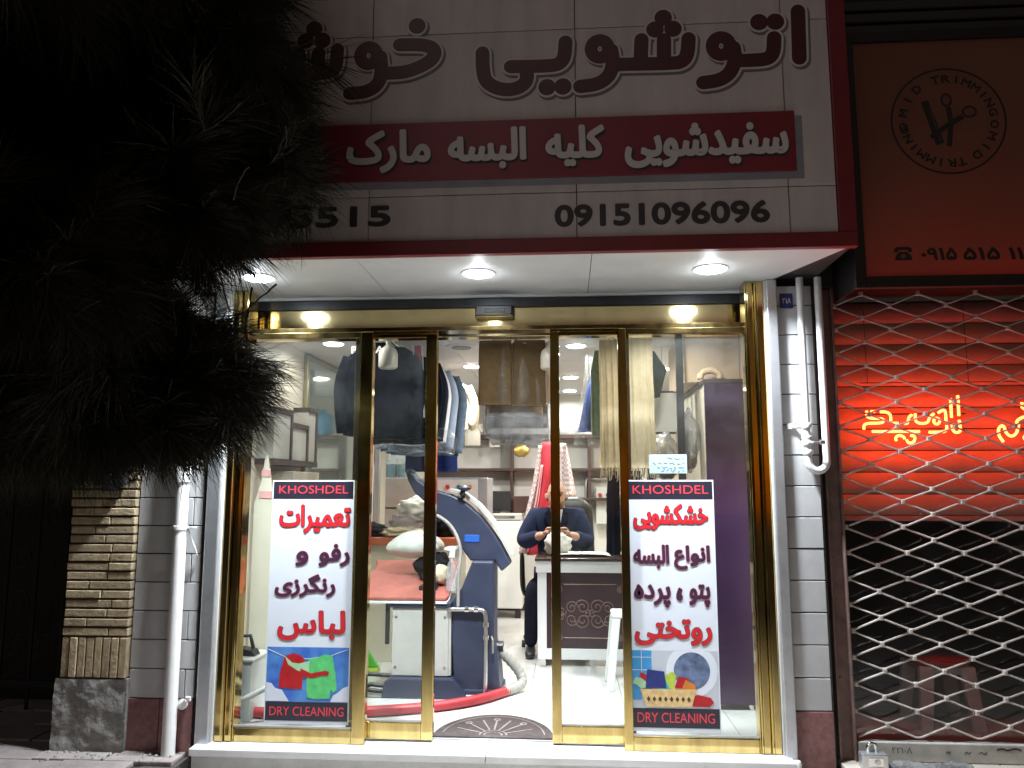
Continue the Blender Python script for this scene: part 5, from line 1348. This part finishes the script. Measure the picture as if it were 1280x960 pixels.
MB().box(-2.049, -1.915, .69, 1.575, 1.74, 1.778).build('edge', 'brown_edge', t)
t = thing('cream_locker', 'plain cream locker under the stepped boxes', 'locker', (-1.96, 1.0, FZ))
MB().box(-2.048, -1.88, .95, 1.52, FZ, 1.70).build('carcass', 'cream', t, bevel=.004)
MB().box(-2.03, -1.89, .942, .949, .3, 1.68).build('door', 'cream', t, bevel=.003)
MB().lathe((-1.905, .942, .75), [(.012, 0), (.010, .02)], 12, 'y').build('lock', 'black_plastic', t)
t = thing('ironing_cone', 'pink and white ironing board tip leaning on the cream wall', 'ironing board', (-1.98, .66, FZ))
MB().prism([(-2.03, .5), (-1.905, .5), (-1.905, 1.50), (-1.93, 1.66), (-1.955, 1.80), (-1.965, 1.80), (-1.99, 1.62), (-2.03, 1.48)], .66, .69).build('board', 'cream', t, bevel=.004)
for z in (1.66, 1.52): MB().box(-1.985 + (z - 1.66) * .08, -1.925 - (z - 1.66) * .1, .655, .6595, z, z + .045).build('stripe', 'pink_board', t)
for x in (-2.01, -1.92): MB().tube([(x, .68, FZ), (x, .68, .5)], .010, 8).build('leg', 'steel', t)
t = thing('low_cabinet', 'low white cabinet with a bent white pipe by the glass', 'cabinet', (-1.96, .55, FZ))
MB().box(-2.045, -1.865, .33, .62, FZ, .56).build('carcass', 'plastic_white', t, bevel=.006)
MB().box(-2.049, -1.855, .325, .625, .561, .58).build('top', 'press_grey', t, bevel=.004)
t = thing('bent_pipe', 'short bent white waste pipe before the low cabinet', 'pipe', (-1.85, .3, .3))
MB().tube(smoothline([(-1.98, .328, .37), (-1.98, .27, .37), (-1.93, .26, .35), (-1.86, .27, .38), (-1.74, .32, .44), (-1.60, .40, .46), (-1.55, .42, .24)], 2), .017, 12).build('tube', 'pvc', t, smooth=True)
MB().lathe((-1.98, .325, .37), [(.03, 0), (.03, .012)], 14, 'y').build('rosette', 'pvc', t)
t = thing('spare_iron', 'black flat iron standing on the low white cabinet', 'iron', (-1.96, .45, .58))
MB().prism([(-2.03, .582), (-1.88, .582), (-1.90, .615), (-2.03, .635)], .41, .50).build('sole', 'black_plastic', t, bevel=.006)
MB().tube([(-2.02, .455, .63), (-2.0, .455, .69), (-1.93, .455, .695), (-1.91, .455, .62)], .012, 8).build('handle', 'black_plastic', t, smooth=True)

# half round door mat
n_ = 40; pts = [(-.417 + .335 * math.cos(math.pi * i / n_), .125 + .42 * math.sin(math.pi * i / n_)) for i in range(n_ + 1)]
t = thing('door_mat', 'brown half round door mat with a sunburst pattern', 'mat', (-.417, .3, FZ))
MB().slab(pts, FZ + .0005, FZ + .010).build('pad', 'mat_brown', t, bevel=.004)
b = MB()
def floor_line(b, pts, w, z): 
    P = [Vector(p) for p in pts]; vs = []
    for i in range(len(P)):
        d = (P[min(i + 1, len(P) - 1)] - P[max(0, i - 1)]).normalized(); q_ = Vector((-d.y, d.x)) * w / 2
        vs += [(P[i].x + q_.x, P[i].y + q_.y, z), (P[i].x - q_.x, P[i].y - q_.y, z)]
    b.add(vs, [(2 * i, 2 * i + 1, 2 * i + 3, 2 * i + 2) for i in range(len(P) - 1)])
zz = FZ + .0112
for a in (25, 48, 70, 90, 110, 132, 155):
    floor_line(b, [(-.417 + r * math.cos(R(a)), .155 + r * 1.2 * math.sin(R(a))) for r in (.075, .15, .235)], .010, zz + .0001 * a / 90)
for a in (48, 90, 132): 
    c = (-.417 + .235 * math.cos(R(a)), .155 + .282 * math.sin(R(a)))
    floor_line(b, [(c[0] + .016 * math.cos(q_), c[1] + .020 * math.sin(q_)) for q_ in [i * .6 for i in range(12)]], .010, zz + .0006)
for r in (.05, .075): floor_line(b, [(-.417 + r * math.cos(R(a)), .150 + r * 1.1 * math.sin(R(a))) for a in range(0, 181, 12)], .008, zz + .0008 + r * .001)
floor_line(b, [(-.417 + .285 * math.cos(R(a)), .14 + .355 * math.sin(R(a))) for a in range(5, 176, 6)], .006, zz + .0012)
b.build('pattern', 'mat_line', t)

# ================================================================== desk, chair, man
t = thing('desk', 'white desk with a dark carved front panel', 'desk', (.2, 2.1, FZ))
DX0, DX1, DY0, DY1 = -.232, .66, 1.84, 2.36
MB().box(DX0 - .02, DX1 + .02, DY0 - .02, DY1 + .02, 1.022, 1.045).build('top', 'desk_top', t, bevel=.004)
MB().box(DX0 - .012, DX1 + .012, DY0 - .012, DY1, .935, 1.021).build('fascia', 'desk_white', t, bevel=.003)
MB().box(DX0, DX0 + .07, DY0, DY1, .285, .934).build('side_panel', 'desk_white', t, bevel=.003)
MB().box(DX1 - .07, DX1, DY0, DY1, .285, .934).build('side_panel', 'desk_white', t, bevel=.003)
MB().box(DX0 + .0705, DX1 - .0705, DY0, DY0 + .03, .285, .365).build('bottom_rail', 'desk_white', t, bevel=.003)
pn = MB().box(DX0 + .0705, DX1 - .0705, DY0 + .012, DY0 + .03, .3655, .934).build('front_panel', 'desk_panel', t)
for x in (DX0 + .035, .02 + .17, DX1 - .035):
    for y in (DY0 + .04, DY1 - .04): MB().box(x - .025, x + .025, y - .025, y + .025, FZ, .2845).build('foot', 'chrome', t)
yf = DY0 + .010
def spiral(cx, cz, r, a0, turns, sg=1, n=26): return [(cx + r * (1 - i / n * .85) * math.cos(a0 + sg * turns * 2 * math.pi * i / n), yf, cz + r * (1 - i / n * .85) * math.sin(a0 + sg * turns * 2 * math.pi * i / n)) for i in range(n + 1)]
cxd, czd = .17, .625
for sx in (-1, 1):
    for (dx, dz, r, a0, tn, sg) in ((.055, .05, .06, 0, 1.6, 1), (.055, -.05, .06, 0, 1.6, -1), (.14, .045, .05, 3.14, 1.6, -1), (.14, -.045, .05, 3.14, 1.6, 1), (.215, .02, .035, 3.14, 1.5, 1), (.215, -.025, .03, 3.14, 1.5, -1), (.02, .0, .03, 1.57, 1.2, 1)):
        s = spiral(0, 0, r, a0, tn, sg); MB().tube([(cxd + sx * (dx + p[0]), p[1], czd + dz + p[2]) for p in s], .0042, 6).build('scroll', 'scroll', pn, smooth=True)
    for dz in (-.20, .20):
        MB().tube([(cxd + sx * p[0], yf, czd + dz + p[1]) for p in [(.0, .02), (.20, .02)]], .004, 6).build('scroll', 'scroll', pn)
        for r, a0 in ((.03, 0), (.022, 3.14)): MB().tube([(cxd + sx * (.235 + p[0]), p[1], czd + dz * .9 + p[2]) for p in spiral(0, 0, r, a0, 1.5)], .004, 6).build('scroll', 'scroll', pn, smooth=True)
t = thing('open_ledger', 'open ledger book lying on the desk', 'book', (.13, 2.05, 1.046))
for s, x0, x1 in ((-1, -.10, .115), (1, .117, .34)):
    def page(u, v, s=s, x0=x0, x1=x1):
        x = x0 + (x1 - x0) * u; k = u if s < 0 else 1 - u
        return (x, 1.93 + .24 * v, 1.052 + .022 * k ** .5 * (1 - .3 * k) + .004 * noise.noise(Vector((x * 20, v * 4, s))))
    MB().grid(page, 12, 8).build('page_block', 'paper', t, smooth=True, solid=.006)
MB().box(-.11, .35, 1.92, 2.18, 1.0455, 1.049).build('cover', 'black_plastic', t)
t = thing('office_chair', 'black leather office chair behind the desk', 'chair', (-.08, 2.6, FZ))
def backf(u, v):
    a = 2 * math.pi * u; w = .225 * (1 - .12 * v) ; zc = .78 + .72 * v
    sup = lambda c, e: math.copysign(abs(c) ** e, c)
    cap = (1 - max(0, (v - .85) / .15) ** 2 * .55)
    return (.03 + w * cap * sup(math.cos(a), .6), 2.78 + .03 * v + .055 * sup(math.sin(a), .7) * cap, zc)
b = MB().grid(backf, 32, 22, True); b.f.append([21 * 32 + k for k in range(32)]); b.mi.append(0); b.f.append(list(range(32))[::-1]); b.mi.append(0)
b.build('backrest', 'leather', t, smooth=True, sharp=70)
MB().box(-.33, .17, 2.33, 2.80, .63, .71).build('seat', 'leather', t, bevel=.03)
for x in (-.385, .225):
    MB().tube(smoothline([(x, 2.75, .68), (x, 2.62, .80), (x, 2.52, 1.0), (x, 2.42, 1.03), (x, 2.36, .98), (x, 2.40, .72), (x + (.05 if x < 0 else -.05), 2.45, .66)], 2), .016, 10).build('armrest', 'black_plastic', t, smooth=True)
MB().lathe((-.08, 2.57, .33), [(.03, 0), (.03, .31)], 14).build('column', 'chrome', t)
for k in range(5):
    a = R(90 + k * 72 + 18); c = (-.08 + .30 * math.cos(a), 2.57 + .30 * math.sin(a))
    l = MB().tube([(-.08, 2.57, .35), (c[0], c[1], .31)], [.03, .018], 8).build('leg', 'black_plastic', t)
    MB().lathe((c[0], c[1], FZ + .028), [(.028, -.015), (.028, .015)], 14, 'x').build('castor', 'black_plastic', l)
t = thing('plastic_stool', 'white moulded plastic stool before the desk', 'stool', (.42, 1.3, FZ))
MB().box(.30, .54, 1.18, 1.42, .70, .735).build('seat', 'plastic_white', t, bevel=.015)
for sx, sy in ((-1, -1), (1, -1), (1, 1), (-1, 1)):
    x0, y0, x1, y1 = .42 + sx * .09, 1.30 + sy * .09, .42 + sx * .14, 1.30 + sy * .14
    MB().add([(x0 - .03, y0 - .03, .70), (x0 + .03, y0 - .03, .70), (x0 + .03, y0 + .03, .70), (x0 - .03, y0 + .03, .70), (x1 - .025, y1 - .025, FZ), (x1 + .025, y1 - .025, FZ), (x1 + .025, y1 + .025, FZ), (x1 - .025, y1 + .025, FZ)],
             [(0, 1, 2, 3), (7, 6, 5, 4), (0, 4, 5, 1), (1, 5, 6, 2), (2, 6, 7, 3), (3, 7, 4, 0)]).build('leg', 'plastic_white', t, bevel=.008)

def skin(verts, edges, root, sub=2):
    me = bpy.data.meshes.new('s'); me.from_pydata([v[:3] for v in verts], edges, [])
    o = bpy.data.objects.new('s', me); COL.objects.link(o)
    md = o.modifiers.new('skin', 'SKIN'); md.use_smooth_shade = True
    for i, v in enumerate(verts):
        r = v[3]; d = me.skin_vertices[0].data[i]; d.radius = (r, v[4] if len(v) > 4 else r); d.use_root = i == root
    s = o.modifiers.new('sub', 'SUBSURF'); s.levels = sub; s.render_levels = sub
    ev = o.evaluated_get(bpy.context.evaluated_depsgraph_get()).to_mesh()
    b = MB().add([tuple(v.co) for v in ev.vertices], [list(p.vertices) for p in ev.polygons])
    bpy.data.objects.remove(o)
    return b
def chain(*v): return list(v), [(i, i + 1) for i in range(len(v) - 1)]
man = thing('person', 'bald man in a dark navy suit seated at the desk, looking down at his hands', 'person', (-.1, 2.5, FZ))
hx = -.085
# body: pelvis, spine, neck, head; arms to the wrists; legs to the ankles
V = [(-.085, 2.60, .76, .12, .10), (-.085, 2.58, .95, .12, .09), (-.085, 2.53, 1.18, .12, .09), (-.085, 2.48, 1.32, .09, .07), (-.085, 2.42, 1.42, .058, .058), (-.085, 2.385, 1.475, .062, .07), (-.085, 2.36, 1.53, .082, .098), (-.085, 2.365, 1.585, .070, .082),
     (-.27, 2.47, 1.325, .050, .050), (-.372, 2.39, 1.125, .042, .042), (-.27, 2.20, 1.17, .042, .042), (-.185, 2.13, 1.21, .030, .028),
     (.10, 2.47, 1.325, .050, .050), (.172, 2.39, 1.125, .042, .042), (.105, 2.20, 1.17, .042, .042), (.02, 2.13, 1.21, .030, .028),
     (-.19, 2.52, .76, .07, .07), (-.27, 2.24, .75, .05, .05), (-.298, 2.225, .50, .04, .04), (-.302, 2.24, .31, .035, .035),
     (.02, 2.52, .76, .07, .07), (.08, 2.24, .75, .05, .05), (.10, 2.25, .50, .04, .04), (.10, 2.28, .31, .035, .035)]
Eb = [(0, 1), (1, 2), (2, 3), (3, 4), (4, 5), (5, 6), (6, 7), (3, 8), (8, 9), (9, 10), (10, 11), (3, 12), (12, 13), (13, 14), (14, 15), (0, 16), (16, 17), (17, 18), (18, 19), (0, 20), (20, 21), (21, 22), (22, 23)]
body = skin(V, Eb, 0)
for s, (wx, wy, wz) in ((1, (-.185, 2.13, 1.21)), (-1, (.02, 2.13, 1.21))):
    # palm and five fingers curling round the white cloth
    b2 = skin(*chain((wx, wy, wz, .028, .024), (wx + s * .025, wy - .03, wz + .018, .034, .020), (wx + s * .045, wy - .055, wz + .022, .036, .016)), 0); body.add(b2.v, b2.f)
    for k in range(4):
        o_ = (k - 1.5) * .017; L = (.9, 1.05, 1.0, .8)[k]
        p0 = Vector((wx + s * .040, wy - .05 + o_ * .4, wz + .024 - o_)); p1 = p0 + Vector((s * .030, -.016, .004)) * L; p2 = p1 + Vector((s * .018, -.004, -.020)) * L; p3 = p2 + Vector((s * .002, .006, -.020)) * L
        b2 = skin(*chain((*p0, .0095), (*p1, .009), (*p2, .008), (*p3, .007)), 0, 1); body.add(b2.v, b2.f)
    p0 = Vector((wx + s * .012, wy - .02, wz + .030)); p1 = p0 + Vector((s * .020, -.022, .022)); p2 = p1 + Vector((s * .026, -.014, -.002))
    b2 = skin(*chain((*p0, .012), (*p1, .0105), (*p2, .008)), 0, 1); body.add(b2.v, b2.f)
def headf(u, v):
    a = 2 * math.pi * u; q = math.pi * v; zc = math.cos(q); rr = math.sin(q) ** .85
    w = .080 * rr * (1 if zc > -.1 else 1 - .30 * (-zc - .1)); dpt = .100 * rr
    y = 2.365 - dpt * math.cos(a) * (1.0 if math.cos(a) > 0 else 1.02) - (.012 if zc < -.3 and math.cos(a) > .3 else 0)
    return (hx + w * math.sin(a), y, 1.520 + .118 * zc)
body.grid(headf, 32, 22, True)
# face: nose, ears, brow, eye sockets
b2 = skin(*chain((hx, 2.272, 1.525, .010), (hx, 2.258, 1.505, .014), (hx, 2.262, 1.492, .017, .012)), 0, 1); body.add(b2.v, b2.f)
for s in (-1, 1):
    b2 = skin(*chain((hx + s * .078, 2.365, 1.535, .010, .022), (hx + s * .088, 2.372, 1.515, .008, .024), (hx + s * .080, 2.362, 1.49, .008, .014)), 0, 1); body.add(b2.v, b2.f)
    b2 = skin(*chain((hx + s * .014, 2.270, 1.540, .008), (hx + s * .034, 2.268, 1.545, .009), (hx + s * .054, 2.285, 1.538, .007)), 0, 1); body.add(b2.v, b2.f)
bo = body.build('body', 'skin', man, smooth=True)
for s in (-1, 1):
    MB().lathe((hx + s * .032, 2.276, 1.522), [(.002, 0), (.009, .004), (.004, .010)], 12, 'y').build('eye', 'leather', man, smooth=True)
    MB().tube([(hx + s * .014, 2.258, 1.546), (hx + s * .034, 2.254, 1.552), (hx + s * .056, 2.272, 1.545)], .0045, 6).build('eyebrow', 'cloth_grey', man)
MB().tube(smoothline([(hx - .026, 2.284, 1.464), (hx, 2.272, 1.462), (hx + .026, 2.284, 1.464)], 1), .005, 6).build('mouth', 'knob_red', man)
def hairf(u, v):
    a = R(5) + R(170) * u; z = 1.475 + .06 * v; r = 1.035
    return (hx + .0785 * r * math.cos(a), 2.368 + .099 * r * math.sin(a), z)
MB().grid(hairf, 20, 6).build('hair', 'cloth_grey', man, smooth=True, solid=.006)
# suit
J = [(-.085, 2.60, .78, .185, .15), (-.085, 2.58, .95, .18, .145), (-.085, 2.52, 1.17, .19, .15), (-.085, 2.475, 1.305, .125, .105), (-.085, 2.44, 1.385, .082, .076),
     (-.275, 2.47, 1.340, .085, .085), (-.335, 2.43, 1.22, .084, .084), (-.375, 2.39, 1.12, .074, .074), (-.32, 2.27, 1.145, .070, .070), (-.225, 2.165, 1.195, .054, .052),
     (.105, 2.47, 1.340, .085, .085), (.145, 2.43, 1.22, .084, .084), (.175, 2.39, 1.12, .074, .074), (.13, 2.27, 1.145, .070, .070), (.060, 2.165, 1.195, .054, .052)]
skin(J, [(0, 1), (1, 2), (2, 3), (3, 4), (3, 5), (5, 6), (6, 7), (7, 8), (8, 9), (3, 10), (10, 11), (11, 12), (12, 13), (13, 14)], 0).build('jacket', 'suit', man, smooth=True)
T_ = [(-.085, 2.58, .76, .16, .13), (-.19, 2.50, .77, .105, .105), (-.275, 2.22, .765, .080, .080), (-.298, 2.215, .55, .062, .062), (-.303, 2.24, .295, .056, .062), (.02, 2.50, .77, .105, .105), (.08, 2.22, .775, .092, .092), (.10, 2.24, .55, .078, .078), (.10, 2.28, .295, .070, .075)]
skin(T_, [(0, 1), (1, 2), (2, 3), (3, 4), (0, 5), (5, 6), (6, 7), (7, 8)], 0).build('trousers', 'suit_dark', man, smooth=True)
for x, y in ((-.305, 2.20), (.10, 2.24)):
    skin(*chain((x, y + .10, .275, .042, .045), (x, y, .272, .045, .042), (x, y - .10, .262, .045, .032), (x, y - .14, .258, .034, .025)), 1).build('shoe', 'leather', man, smooth=True)
MB().prism([(hx - .062, 1.40), (hx + .062, 1.40), (hx + .020, 1.22), (hx - .020, 1.22)], 2.335, 2.36).build('shirt_front', 'shirt', man, bevel=.005)
for s in (-1, 1):
    MB().prism([(hx + s * .055, 1.415), (hx + s * .100, 1.375), (hx + s * .085, 1.30), (hx + s * .012, 1.19)], 2.322, 2.34).build('lapel', 'suit_dark', man, bevel=.004)
single(crumple((-.075, 2.06, 1.135), (.10, .05, .09), 12, .3, 4, flatten=1.0485), 'white_cloth', 'paper', 'crumpled white cloth held in the seated man\'s hands', 'cloth', smooth=True)
